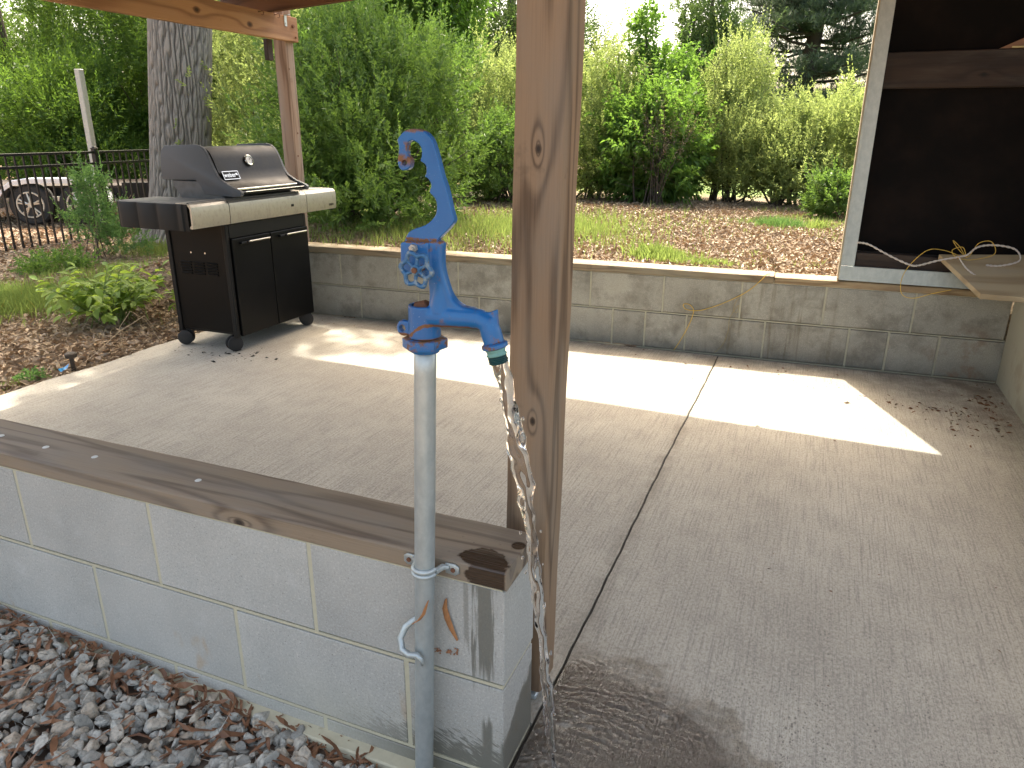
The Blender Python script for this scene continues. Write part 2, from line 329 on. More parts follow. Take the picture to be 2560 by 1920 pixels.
def m_blue():
    m = M('chipped_blue_enamel'); x, y, z, p = m.pos(); n = m.noise(p, 55, 5, .7); n2 = m.noise(m.scaled(p, (1, 1, 1), (3, 1, 2)), 14, 4, .6); n3 = m.noise(p, 210, 3, .6)
    g = m.nd('ShaderNodeNewGeometry'); edge = m.ss(g.outputs['Pointiness'], .505, .56)
    c = m.mix(n2, (.008, .088, .27), (.017, .155, .40))
    nz = m.nd('ShaderNodeSeparateXYZ'); m.t.links.new(g.outputs['Normal'], nz.inputs[0])
    # casting-line rust: a band under the arm and the barrel, plus edge wear
    line = m.ma('ABSOLUTE', m.ma('ADD', m.ma('SUBTRACT', z, .8675), m.mul(m.ss(x, -.105, -.145), .022)))
    band = m.mul(m.ss(m.ma('ADD', line, m.ma('MULTIPLY', m.ma('SUBTRACT', n, .5), .010)), .0042, .0018), m.ss(x, -.018, -.026), m.ss(y, -.02, -.035))
    col = m.mul(m.ss(m.ma('ABSOLUTE', m.ma('SUBTRACT', z, .8445)), .004, .001), m.ss(n, .4, .55))
    ed = m.mul(m.ss(z, .93, .90), edge, m.ss(n, .50, .62)); sp = m.mul(m.ss(n3, .70, .75), m.ss(z, 1.0, .9))
    low = m.mul(m.ss(n2, .58, .68), m.ss(n, .5, .58), .85, m.ss(z, 1.0, .97))
    tip = m.mul(m.ss(z, 1.088, 1.10), m.ss(x, -.124, -.130), m.ss(z, 1.112, 1.104), m.ss(n, .38, .5))
    top = m.mul(m.ss(m.ma('ADD', z, m.ma('MULTIPLY', m.ma('SUBTRACT', n, .5), .012)), 1.136, 1.1395), .9)
    jn = m.mul(m.ss(m.ma('ABSOLUTE', m.ma('SUBTRACT', m.ma('ADD', z, m.ma('MULTIPLY', m.ma('SUBTRACT', n, .5), .012)), .9905)), .0045, .002), m.ss(n3, .42, .5))
    hk = m.mul(m.ss(x, -.128, -.134), m.ss(m.ma('ABSOLUTE', m.ma('SUBTRACT', z, 1.118)), .009, .003), m.ss(n, .42, .55))
    tip = m.ma('MAXIMUM', m.ma('MAXIMUM', tip, top), m.ma('MAXIMUM', jn, hk))
    rust = m.ma('MAXIMUM', m.ma('MAXIMUM', band, ed), m.ma('MAXIMUM', m.ma('MAXIMUM', low, col), m.ma('MAXIMUM', m.mul(sp, .6), tip)))
    c = m.mix(rust, c, m.mix(n3, (.10, .045, .02), (.27, .12, .045)))
    c = m.mix(m.mul(m.ss(m.noise(p, 520, 1), .76, .79), .5), c, (.35, .5, .6))
    m.set(c, m.ma('MULTIPLY_ADD', rust, .45, .30)); m.bump(m.ma('ADD', n3, m.ma('MULTIPLY', rust, .5)), .12, .0012)
    return m.m
BLUE = m_blue()
def m_wheel():
    m = M('worn_blue_wheel'); p = m.pos()[3]; n = m.noise(p, 90, 5, .7); c = m.mix(m.ss(n, .46, .66), (.035, .13, .27), (.24, .29, .30)); c = m.mix(m.ss(m.noise(p, 130, 3), .64, .7), c, (.16, .09, .05))
    m.set(c, .5, .2); m.bump(n, .3, .001); return m.m
WHEEL = m_wheel()
TEAL = simple('verdigris_brass', (.16, .34, .31), .55, .2, .45, 120, .2); TEALD = simple('dark_teal_thread', (.012, .06, .062), .35, .3, .3, 90)
RUST = simple('rusty_steel', (.17, .075, .04), .8, .2, .5, 200, .2)
BLACKP = simple('black_enamel', (.003, .003, .003), .42, 0, .25, 8, 0, .16); BLACKM = simple('matt_black', (.006, .006, .006), .5, 0, .3, 20, .05, .25)
LID = M('dusty_black_lid'); _p = LID.pos()[3]; _n = LID.noise(_p, 9, 5, .65)
LID.set(LID.mix(LID.ss(_n, .4, .72), (.005, .005, .005), (.02, .018, .014)), LID.ma('MULTIPLY_ADD', _n, .35, .22), spec=.22); LID = LID.m
GREYC = simple('grey_cast_cap', (.075, .082, .092), .6, .0, .12, 60, .05)
SHELF = simple('dusty_dark_shelf', (.10, .10, .095), .6, 0, .2, 25, .05)
SST = M('brushed_stainless'); _x, _y, _z, _p = SST.pos(); _n = SST.noise(SST.scaled(_p, (300, 3, 300)), 1, 3, .6); _d = SST.noise(SST.scaled(_p, (1, 1, .6)), 60, 6, .75)
SST.set(SST.mix(SST.mul(SST.ss(_d, .45, .75), .5), (.42, .40, .35), (.20, .18, .14)), SST.ma('MULTIPLY_ADD', _d, .3, .28), .8); SST.bump(_n, .05, .001); SST = SST.m
CHROME = simple('bright_metal', (.62, .62, .60), .22, .9, .1, 40); RUBBER = simple('black_rubber', (.022, .021, .02), .75, 0, .4, 60, .1)
WHITE = simple('white_dial', (.72, .72, .68), .4, 0, .05); DIALR = simple('badge_grey', (.20, .20, .19), .45, .3, .3, 60)
def leafmat(name, dark, light, trans, tfac=.42, rough=.5, clump=1.2, yell=.0):
    m = M(name); p = m.pos()[3]; a = m.nd('ShaderNodeAttribute', attribute_name='rnd').outputs['Fac']
    cl = m.noise(p, clump, 3, .6); f = m.ma('ADD', m.ma('MULTIPLY', a, .65), m.ma('MULTIPLY', m.ma('SUBTRACT', cl, .33), 1.0), clamp=True)
    c = m.mix(f, dark, light); c = m.mix(m.mul(m.ss(a, .93, .97), yell), c, (.30, .17, .04))
    m.set(c, rough, spec=.35)
    tr = m.nd('ShaderNodeBsdfTranslucent'); m.put(tr.inputs[0], m.mix(f, tuple(q * .55 for q in trans), trans))
    mx = m.nd('ShaderNodeMixShader'); mx.inputs[0].default_value = tfac
    m.t.links.new(m.b.outputs[0], mx.inputs[1]); m.t.links.new(tr.outputs[0], mx.inputs[2]); m.t.links.new(mx.outputs[0], m.out.inputs[0])
    return m.m
L_DENSE = leafmat('dense_shrub_leaves', (.06, .12, .03), (.15, .235, .06), (.22, .38, .06), .42)
L_YEL = leafmat('yellow_green_leaves', (.12, .175, .05), (.28, .34, .12), (.42, .52, .15), .52, yell=.5)
L_BROAD = leafmat('broad_tree_leaves', (.06, .13, .03), (.13, .22, .05), (.25, .45, .06), .48)
L_FAR = leafmat('distant_leaves', (.045, .085, .03), (.11, .17, .06), (.18, .28, .07), .4)
L_WOOD = leafmat('shaded_wood_leaves', (.04, .09, .022), (.10, .18, .035), (.22, .38, .045), .42, clump=.8)
L_PINE = leafmat('pine_needles', (.03, .055, .03), (.10, .14, .08), (.13, .19, .09), .3)
L_BIG = leafmat('big_lime_leaves', (.10, .19, .03), (.22, .33, .06), (.38, .52, .07), .5, clump=5)
L_GRASS = leafmat('grass_blades', (.10, .16, .035), (.26, .33, .10), (.38, .50, .12), .42, clump=2.5, yell=.9)
L_FERN = leafmat('pale_fern_leaves', (.08, .16, .05), (.15, .26, .08), (.22, .40, .10), .45, clump=4)
L_DRY = leafmat('dry_leaves', (.12, .085, .055), (.46, .36, .24), (.22, .11, .05), .15, clump=9)
L_STRAW = leafmat('dead_strap_leaves', (.11, .048, .025), (.32, .16, .08), (.2, .09, .04), .12, clump=14)
BARK = M('shrub_bark'); _n = BARK.noise(BARK.scaled(BARK.pos()[3], (1, 1, .2)), 30, 4); BARK.set(BARK.mix(_n, (.035, .026, .018), (.10, .08, .06)), .9); BARK = BARK.m
def m_oak():
    m = M('furrowed_oak_bark'); x, y, z, p = m.pos(); tc = m.nd('ShaderNodeTexCoord')
    n = m.noise(p, 26, 3, .6); a = m.nd('ShaderNodeAttribute', attribute_name='rnd').outputs['Fac']
    c = m.mix(a, (.055, .045, .035), (.30, .27, .23)); c = m.mix(m.mul(n, .5), c, (.20, .18, .15))
    m.set(c, .9); m.bump(n, .4, .01); return m.m
OAK = m_oak()
def m_ground():
    m = M('ground_soil'); x, y, z, p = m.pos(); n = m.noise(p, 7, 6, .7); n2 = m.noise(p, 48, 4, .7); b = m.noise(p, .8, 3, .5)
    mul = m.mix(m.ss(n2, .3, .7), (.08, .055, .036), (.32, .24, .16)); mul = m.mix(m.mul(m.ss(n, .45, .7), .5), mul, (.12, .10, .05))
    gr = m.mix(n2, (.07, .13, .03), (.17, .25, .06))
    lawn = m.ss(m.ma('ADD', y, m.ma('MULTIPLY', b, 1.2)), 8.9, 9.6); lawn = m.mul(lawn, m.ss(x, -7, -4))
    c = m.mix(lawn, mul, gr)
    c = m.mix(m.mul(m.ss(x, -6.6, -7.4), m.ss(n, .4, .55), .6), c, (.28, .15, .09))
    m.set(c, .95); m.bump(m.ma('ADD', n, n2), .7, .03); return m.m
GRND = m_ground()

# ------------------------------------------------------------------ terrain
def sst(a, b, v): t = np.clip((v - a) / (b - a), 0, 1); return t * t * (3 - 2 * t)
def fw(x): return 2.957 + .038 * (x + .724)              # front of the far wall
def hgt(x, y):
    x = np.asarray(x, float); y = np.asarray(y, float)
    bank = sst(-4.6, -3.3, x) * sst(0, .5, y - (fw(x) + .02 - np.clip(-2.9 - x, 0, 2) * .5))
    bank = np.where((x > -2.9) & (y > fw(x) + .05), 1, np.where((x > -2.9), 0, bank))
    left = -.02 - .05 * sst(-5, -9, x) - .03 * sst(0, -6, y)
    bump = .03 * np.sin(x * 1.9 + y * 1.3) * np.sin(y * 1.7 - x * .6) + .012 * np.sin(x * 6.1) * np.sin(y * 5.3 + 1)
    h = left * (1 - bank) + (.405 + .02 * bump / .03) * bank + bump * sst(-2.95, -3.6, x) * .8
    inside = (x > -2.92) & (y < fw(x) + .03)
    h = np.where(inside, -.13, h); h = np.where((x > -2.92) & (x < .0) & (y < .1), -.062, h)
    return h
gx = np.unique(np.concatenate([np.linspace(-260, -20, 25), np.arange(-20, -5, .3), np.arange(-5, 2.2, .07), np.arange(2.2, 14, .4), np.linspace(14, 260, 25), [-2.921, -2.919, -.001, .001]]))
gy = np.unique(np.concatenate([np.linspace(-60, -3, 15), np.arange(-3, 9, .07), np.arange(9, 22, .4), np.linspace(22, 300, 30)]))
GX, GY = np.meshgrid(gx, gy); GZ = hgt(GX, GY); ny, nx = GX.shape
idx = np.arange(nx * ny).reshape(ny, nx)
fast('ground', np.stack([GX.ravel(), GY.ravel(), GZ.ravel()], 1), np.stack([idx[:-1, :-1].ravel(), idx[:-1, 1:].ravel(), idx[1:, 1:].ravel(), idx[1:, :-1].ravel()], 1), GRND, smooth=True, label='brown mulched ground running back to a green lawn', kind='structure')

# ------------------------------------------------------------------ concrete slab and joint
def jl(y): return .0035 + .0025 * math.sin(y * 3.1) + .0010 * math.sin(y * 23 + 1) + .0007 * math.sin(y * 61)
ys = np.linspace(.144, 2.95, 90); ysR = np.linspace(-1.9, 2.95, 150)
pl = [(-2.905 + .012 * math.sin(t * 9), t) for t in np.linspace(2.87, .144, 30)] + [(jl(t) - .0036, t) for t in ys]
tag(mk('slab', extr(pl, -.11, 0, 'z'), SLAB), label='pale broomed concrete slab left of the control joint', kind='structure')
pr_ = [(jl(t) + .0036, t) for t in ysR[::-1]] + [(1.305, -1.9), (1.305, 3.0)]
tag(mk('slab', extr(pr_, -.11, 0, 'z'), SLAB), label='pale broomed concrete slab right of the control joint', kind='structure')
JD = simple('joint_filler', (.03, .026, .02), .8, var=.5, scale=90, bump=.3)
tag(mk('control_joint', tube([(jl(t), t, -.0085) for t in ysR], [.0052 + .0009 * math.sin(t * 37) for t in ysR], 6), JD), label='dark irregular joint line running away across the slab', kind='structure')

# ------------------------------------------------------------------ near block wall
nw = thing('block_wall', 'low grey block wall with wooden cap at left foreground', 'wall', (-1.45, .07, 0))
bm_full = mesh('block', *box(-.1985, .1985, -.0715, .0715, -.0968, .0968, .0012), BLK); bm_half = mesh('half_block', *box(-.0968, .0968, -.0715, .0715, -.0968, .0968, .0012), BLK)
def blk(me, x, z, par, mat=None, y=.0715): 
    o = link('block', me, par, (x, y + random.uniform(-.0008, .0008), z)); return o
for i in range(7): blk(bm_full, -.1985 - .406 * i, .3065, nw)
blk(bm_half, -.0985, .1, nw)
for i in range(7): blk(bm_full, -.4032 - .406 * i, .1, nw)
for i in range(7): blk(bm_full, -.1985 - .406 * i, -.106, nw)
mk('mortar', cat(box(-2.9, -.0028, .0008, .1408, .2, .2065), box(-2.9, -.0028, .0008, .1408, -.0065, .0005), box(-2.9, -.004, .0008, .1405, .4035, .4064),
   *[box(-.4012 - .406 * i - .0047, -.4012 - .406 * i + .0047, .0009, .1405, .2066, .4034) for i in range(7)], *[box(-.4012 - .406 * i - .0047, -.4012 - .406 * i + .0047, .0009, .1405, -.2, -.0066) for i in range(7)],
   *[box(-.2 - .406 * i - .0051, -.2 - .406 * i + .0051, .0009, .1405, .0006, .1999) for i in range(7)]), MORT, nw)
mk('footing', box(-2.95, -.002, -.032, .12, -.2, -.036, .004, 1, .001), MORT, nw)
def board(x0, x1, y0, y1, z0, z1, n=40, wob=.0016, bev=.004):
    """a plank along x with slightly wandering edges and softened arrises"""
    prof = [(y0 + bev, z0), (y1 - bev, z0), (y1, z0 + bev), (y1, z1 - bev), (y1 - bev * .6, z1 - bev * .3), (y1 - bev * 1.6, z1), (y0 + bev * 1.6, z1), (y0 + bev * .6, z1 - bev * .3), (y0, z1 - bev), (y0, z0 + bev)]
    V = []; Fc = []; k = len(prof)
    ph = rng.uniform(0, 6, 4)
    for i in range(n + 1):
        x = x0 + (x1 - x0) * i / n; a = wob * (math.sin(x * 7 + ph[0]) + .5 * math.sin(x * 31 + ph[1])); b = wob * (math.sin(x * 5 + ph[2]) + .6 * math.sin(x * 43 + ph[3]))
        for (y, z) in prof: V.append((x, y + (a if y < (y0 + y1) / 2 else b), z + (.4 * b if z > (z0 + z1) / 2 else 0)))
    for i in range(n):
        for j in range(k): p = i * k + j; q = i * k + (j + 1) % k; Fc.append((p, q, q + k, p + k))
    Fc += [tuple(range(k))[::-1], tuple(range(n * k, n * k + k))]
    return V, Fc
mk('cap_board', board(-2.9, .004, -.004, .137, .4068, .446, 110, .0006), WCAP, nw, auto=35)
nails = simple('pale_dried_drip', (.6, .6, .56), .6)
for q in ((-1.33, .06), (-1.17, .055), (-1.02, .06), (-.72, .06)):
    mk('paint_fleck', tube([(q[0], q[1], .4455), (q[0], q[1], .4472)], [.008, .006], 9), nails, nw)

# ------------------------------------------------------------------ far block wall (slightly skewed)
TH = .038
fwall = thing('block_wall', 'low weathered block retaining wall under the hedge bank', 'wall', (-.724, 2.957, 0), rz=TH)
ff = mesh('block', *box(-.1985, .1985, -.0715, .0715, -.0968, .0968, .003), BLKF); fh = mesh('half_block', *box(-.0865, .0865, -.0715, .0715, -.0968, .0968, .003), BLKF); fh2 = mesh('half_block', *box(-.1068, .1068, -.0715, .0715, -.0968, .0968, .003), BLKF)
def fb(me, s, z): link('block', me, fwall, (s, .0715 + random.uniform(-.0015, .0015), z), True)
s_ = -2.2
for i in range(-6, 5): fb(ff, .203 + .406 * i, .3065)
for i in range(-6, 5):
    a = .406 * (i + .33)
    if i in (0, 3): fb(fh, a + .0912, .1); fb(fh2, a + .406 * .45 + .1118, .1)
    else: fb(ff, a + .203, .1)
for i in range(-6, 6): 
    if i < 5: fb(ff, .203 + .406 * i, -.106)
mort = [box(.406 * (i + .33) + .1777, .406 * (i + .33) + .1877, .002, .14, .0001, .1999) for i in (0, 3)] + [box(-2.4, 2.03, .0015, .14, .2, .2065), box(-2.4, 2.03, .0015, .14, -.0065, .0), box(-2.4, 2.03, .0015, .14, .4035, .4062)]
for i in range(-5, 5): mort.append(box(.406 * i - .0047, .406 * i + .0047, .002, .14, .2066, .4034))
for i in range(-6, 5): mort.append(box(.406 * (i + .33) - .0047, .406 * (i + .33) + .0047, .002, .14, .0001, .1999))
mk('mortar', cat(*mort), MORTF, fwall, local=True)
mk('cap_board', board(-2.15, .962, -.012, .135, .4065, .446, 80), WFCAP, fwall, local=True, auto=35)
mk('cap_board', board(.966, 2.02, -.004, .14, .4065, .440, 40), WFCAP2, fwall, local=True, auto=35, label='newer yellowish cap board')

# ------------------------------------------------------------------ cream wall at the right
CREAM = M('cream_render'); _p = CREAM.pos(); _n = CREAM.noise(_p[3], 5, 5, .65); CREAM.set(CREAM.mix(CREAM.mul(CREAM.ss(_n, .5, .7), .45), (.38, .35, .26), (.22, .17, .11)), .9); CREAM.bump(CREAM.noise(_p[3], 90, 3), .2, .003); CREAM = CREAM.m
cw = thing('curb_wall', 'low cream rendered wall under the plank at the right edge', 'wall', (1.4, 1.4, 0))
mk('render', box(1.305, 1.52, -1.9, 3.03, -.1, .436, .006, 2), CREAM, cw)
mk('sill', box(1.30, 1.53, -1.9, 2.3, .437, .452, .002), CREAM, cw)

# ------------------------------------------------------------------ shed wall panel
SHT = M('black_building_board'); _p = SHT.pos(); _n = SHT.noise(_p[3], 4, 5, .6); SHT.set(SHT.mix(SHT.ss(_n, .4, .7), (.005, .0042, .004), (.012, .008, .0065)), .9, spec=.15); SHT.bump(SHT.noise(_p[3], 60, 3), .2, .003); SHT = SHT.m
sh = thing('shed_wall', 'black board shed wall framed by grey metal channel at right', 'wall', (.57, 3.05, .446))
mk('wall_board', box(.575, 1.62, 3.088, 3.10, .455, 2.14), SHT, sh)
mk('side_board', box(1.62, 1.635, 2.45, 3.10, .455, 2.14), SHT, sh)
mk('ceiling_board', box(.575, 1.62, 2.96, 3.10, 2.12, 2.135), SHT, sh)
jamb = cat(box(.541, .5435, 3.0, 3.066, .46, 2.12), box(.5437, .602, 3.0, 3.0025, .521, 2.12, .0004), box(.598, .601, 3.0027, 3.066, .52, 2.12))
mk('door_jamb', jamb, GALV, sh); mk('jamb_lip', box(.552, .556, 2.996, 2.9998, .525, 2.12), GALV, sh)
mk('bottom_track', cat(box(.541, 1.60, 2.996, 2.999, .4475, .518, .0005), box(.541, 1.60, 2.9992, 3.066, .4475, .4505), box(.541, 1.60, 2.9992, 3.010, .5155, .518)), GALV, sh)
mk('edge_strip', box(.533, .5405, 3.01, 3.09, .449, 2.12), simple('pale_board_edge', (.45, .38, .27), .8), sh)
mk('bottom_plate', box(.604, 1.60, 3.012, 3.087, .452, .585, .003), WDARK, sh)
mk('girt', board(.604, 1.60, 3.045, 3.0865, 1.333, 1.487, 24), WDARK, sh, auto=35)
mk('brace', extr([(1.04, 1.4885), (1.618, 1.4885), (1.618, 1.758)], 3.05, 3.086), wood('brace_wood', 'x', (.26, .14, .08), (.16, .08, .04), freq=30, cross=8, wamt=.1), sh)
mk('gap_light_strip', box(1.085, 1.60, 3.038, 3.044, 1.489, 1.496), simple('gap_light_yellow', (.5, .42, .2), .7), sh)  # yellow strip paints the light that shows through a gap above the girt

# ------------------------------------------------------------------ roof frame
def rz_(x): return 1.80 + .06 * (x + 2.72)
rf = thing('roof_frame', 'timber shelter roof seen from below at the top left', 'roof', (-2.75, 1.3, 1.655))
mk('side_beam', box(-2.77, -2.731, -.6, 3.165, 1.655, 1.795, .004, 2), WBEAM, rf, label='pale orange timber beam with two knots')
def slp(x0, x1, y0, y1, dz0, dz1):
    V, Fc = box(x0, x1, y0, y1, 0, 1); return [(x, y, rz_(x) + (dz1 if z > .5 else dz0)) for x, y, z in V], Fc
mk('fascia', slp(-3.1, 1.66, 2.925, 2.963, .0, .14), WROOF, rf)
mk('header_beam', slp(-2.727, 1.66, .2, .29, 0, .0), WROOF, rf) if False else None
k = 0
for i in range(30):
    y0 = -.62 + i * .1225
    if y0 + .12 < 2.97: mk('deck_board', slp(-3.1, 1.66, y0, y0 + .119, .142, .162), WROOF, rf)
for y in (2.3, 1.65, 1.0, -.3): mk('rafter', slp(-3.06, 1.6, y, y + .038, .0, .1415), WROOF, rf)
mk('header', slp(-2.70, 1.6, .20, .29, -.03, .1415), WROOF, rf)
for (y, z) in ((2.813, 1.779), (2.954, 1.782)):
    mk('hook', tube([(-2.731, y, z + .004), (-2.716, y, z + .004), (-2.712, y + .012, z + .010), (-2.712, y + .024, z + .004), (-2.712, y + .020, z - .010), (-2.712, y + .006, z - .012)], .0023, 6), RUST, rf)
mk('bracket', cat(box(-2.7305, -2.728, 3.04, 3.062, 1.735, 1.795), box(-2.7305, -2.70, 3.04, 3.062, 1.7955, 1.7985), cyl((-2.73, 3.051, 1.75), (-2.725, 3.051, 1.75), .005, 8)), GALV, rf)
mk('bolt', cyl((-2.735, 3.115, 1.741), (-2.722, 3.115, 1.741), .010, 6), RUST, rf); mk('bolt', cyl((-2.735, 3.135, 1.68), (-2.724, 3.135, 1.68), .005, 6), RUST, rf)
mk('beam_block', box(-2.83, -2.80, 2.95, 3.0, 1.54, 1.66, .003), WDARK, rf)

# ------------------------------------------------------------------ posts
def post(name, x0, x1, xt0, xt1, y0, y1, z0, z1, mat, label, n=30, bev=.006):
    V = []; Fc = []
    for i in range(n + 1):
        t = i / n; z = z0 + (z1 - z0) * t; a = x0 + (xt0 - x0) * t; b = x1 + (xt1 - x1) * t; w = .0007 * math.sin(z * 17)
        pr = [(a + bev, y0), (b - bev, y0), (b - bev * .3, y0 + bev * .3), (b, y0 + bev), (b, y1 - bev), (b - bev, y1), (a + bev, y1), (a, y1 - bev), (a, y0 + bev), (a + bev * .3, y0 + bev * .3)]
        V += [(p[0] + w, p[1], z) for p in pr]
    k = 10
    for i in range(n):
        for j in range(k): p = i * k + j; q = i * k + (j + 1) % k; Fc.append((p, q, q + k, p + k))
    Fc += [tuple(range(k))[::-1], tuple(range(n * k, n * k + k))]
    return V, Fc
wp = thing('wooden_post', 'tall foreground timber post with two knots behind the wall end', 'post', (-.045, .245, 0))
mk('post_shaft', post('p', -.0895, -.004, -.0575, .0315, .2, .289, .028, 1.93, WPOST, ''), WPOST, wp, auto=40)
GB = simple('scuffed_white_bracket', (.5, .54, .55), .4, .5, .4, 150)
mk('post_base', cat(box(-.075, -.015, .205, .285, .0005, .012, .002), box(-.0925, -.0898, .215, .275, .0125, .075, .001), box(-.062, -.03, .192, .1985, .0005, .032, .001)), GB, wp)
fp = thing('wooden_post', 'slimmer far timber post behind the grill under the beam end', 'post', (-2.815, 3.12, .4))
mk('post_shaft', post('p', -2.86, -2.772, -2.86, -2.772, 3.08, 3.165, .0, 1.90, WFPOST, ''), WFPOST, fp, auto=40)
for (y, z) in ((3.115, .98), (3.13, 1.12), (3.10, 1.50)): mk('nail_hole', cyl((-2.7735, y, z), (-2.7705, y, z), .006, 8), RUST, fp)

# ------------------------------------------------------------------ yard hydrant
hy = thing('yard_hydrant', 'blue cast yard hydrant on a galvanised pipe running water', 'hydrant', (-.155, -.03, -.06))
pa, pb = Vector((-.1555, -.03, -.08)), Vector((-.1185, -.03, .835))
def onp(z): t = (z - pa.z) / (pb.z - pa.z); return pa + (pb - pa) * t
mk('standpipe', tube([onp(z) for z in np.linspace(-.08, .836, 20)], .0172, 28), GALV, hy, smooth=True)
LEV = [(-.1455, 1.1257), (-.143, 1.1304), (-.1372, 1.1359), (-.1315, 1.1396), (-.1237, 1.1414), (-.1149, 1.1415), (-.1074, 1.1401), (-.101, 1.1374), (-.0947, 1.1325), (-.0906, 1.1271), (-.0876, 1.1199), (-.0827, 1.1045), (-.0769, 1.0824), (-.0708, 1.0658), (-.0669, 1.051), (-.063, 1.034), (-.0594, 1.0218), (-.0612, 1.0169), (-.0646, 1.0129), (-.0724, 1.0047), (-.0838, .9943), (-.0958, .978), (-.115, .966), (-.135, .966), (-.1425, .982), (-.1335, 1.0),
       (-.1203, 1.0069), (-.1184, 1.0072), (-.1057, 1.0118), (-.0965, 1.0181), (-.0896, 1.0252), (-.0871, 1.032), (-.0863, 1.0417), (-.0888, 1.0492), (-.093, 1.0538), (-.0968, 1.057), (-.0961, 1.0613), (-.0942, 1.067), (-.0962, 1.0726), (-.0994, 1.0763), (-.1037, 1.0785), (-.1013, 1.0837), (-.1011, 1.0902), (-.1036, 1.0958), (-.1101, 1.0994), (-.1083, 1.104), (-.1074, 1.1114), (-.1088, 1.1178), (-.1124, 1.1224), (-.1178, 1.1255), (-.1233, 1.1264), (-.1289, 1.1236), (-.1302, 1.1194), (-.1311, 1.1129), (-.1303, 1.1064), (-.126, 1.1019), (-.1252, 1.0963), (-.1271, 1.0906), (-.1306, 1.0877), (-.1363, 1.0862), (-.1419, 1.087), (-.1456, 1.0921), (-.1466, 1.0996), (-.1448, 1.1072), (-.1434, 1.1183)]
lv = extr(smooth_poly([(a - .003, b) for a, b in LEV], 2), -.036, -.0245, 'y', .0011, 1)
lv = modded(lv, [('BOOLEAN', dict(operation='DIFFERENCE', solver='EXACT', cut=cyl((-.1385, -.06, 1.0965), (-.1385, .0, 1.0965), .0042, 16)))], BLUE)
mk('lever', lv, BLUE, hy, auto=38)
# cast head: blended solids, voxel-remeshed so they flow into one another
parts = [tube([(-.1185, -.03, .845), (-.1185, -.03, .8945)], [.0245, .0235], 32),
         tube([(-.1185, -.031, .88), (-.082, -.033, .881), (-.0467, -.033, .882), (-.026, -.033, .8825), (-.0135, -.033, .877), (-.0081, -.033, .8647), (-.0030, -.033, .8482)], [.020, .0165, .0150, .0145, .0150, .0155, .0150], 24),
         extr(smooth_poly([(-.1027, .9888), (-.0831, .9897), (-.082, .9784), (-.0826, .9597), (-.0803, .9436), (-.0751, .9263), (-.0698, .914), (-.0616, .9045), (-.0492, .8985), (-.0332, .8965), (-.03, .885), (-.06, .875), (-.11, .872), (-.1065, .9), (-.1045, .914), (-.1054, .9328), (-.1045, .96)], 3), -.041, -.021, 'y', .004, 2),
         extr([(-.1449, .9857), (-.1383, .9886), (-.099, .9888), (-.099, .9392), (-.1089, .9364), (-.1302, .9424), (-.146, .9489)], -.0475, -.0385, 'y', .0015, 1),
         extr([(-.1449, .9857), (-.1383, .9886), (-.099, .9888), (-.099, .9392), (-.1089, .9364), (-.1302, .9424), (-.146, .9489)], -.0215, -.0135, 'y', .0015, 1),
         tube([(-.087, -.031, .93), (-.088, -.031, .888)], [.011, .019], 20),
         extr([(-.022, .894), (-.0107, .8935), (.0028, .8996), (.0042, .88), (.0052, .862), (-.008, .862)], -.036, -.030, 'y', .0008, 1),
         extr([(-.153 + .0112 * math.cos(a), .8561 + .0125 * math.sin(a)) for a in np.linspace(1.2, 2 * math.pi - 1.2, 16)] + [(-.138, .8455), (-.138, .867)], -.037, -.027, 'y', .0015, 1)]
head = modded(cat(*parts), [('REMESH', dict(mode='VOXEL', voxel_size=.0013)), ('SMOOTH', dict(factor=.6, iterations=9)),
        ('BOOLEAN', dict(operation='DIFFERENCE', solver='EXACT', cut=cyl((-.1535, -.06, .8561), (-.1535, .0, .8561), .0058, 14))),
        ('BOOLEAN', dict(operation='DIFFERENCE', solver='EXACT', cut=cyl((-.1185, -.03, .884), (-.1185, -.03, .92), .0185, 24)))], BLUE)
mk('cast_head', head, BLUE, hy, auto=50)
tilt = Matrix.Translation((-.1187, -.03, .8362)) @ Matrix.Rotation(R(20), 4, 'Z')
hexp = [(.0345 * math.cos(math.pi / 3 * i), .0345 * math.sin(math.pi / 3 * i)) for i in range(6)]
mk('collar_nut', cat(rot(extr(hexp, -.0082, .0075, 'z', .0018, 2), tilt), tube([(-.1187, -.03, .822), (-.1187, -.03, .829)], [.0215, .0235], 24)), BLUE, hy, auto=35)
ax = Vector((.011, 0, -.045)).normalized(); o0 = Vector((-.0030, -.033, .8482))
mk('spout_flange', tube([o0 - ax * .001, o0 + ax * .001, o0 + ax * .006, o0 + ax * .0075], [.0165, .0192, .0192, .0165], 28), BLUE, hy, auto=50)
mk('hose_adapter', tube([o0 + ax * q for q in (.0072, .0085, .0115, .014, .0165, .018)], [.0135, .0155, .0140, .0135, .0155, .0145], 24), TEAL, hy, smooth=True)
th = []; 
for i in range(26): th.append((.0165 + i * .00052 + .0006, .0136 + .0010 * math.sin(i * math.pi / 2.6)))
mk('hose_thread', tube([o0 + ax * a for a, b in th], [b for a, b in th], 24), TEALD, hy, smooth=True)
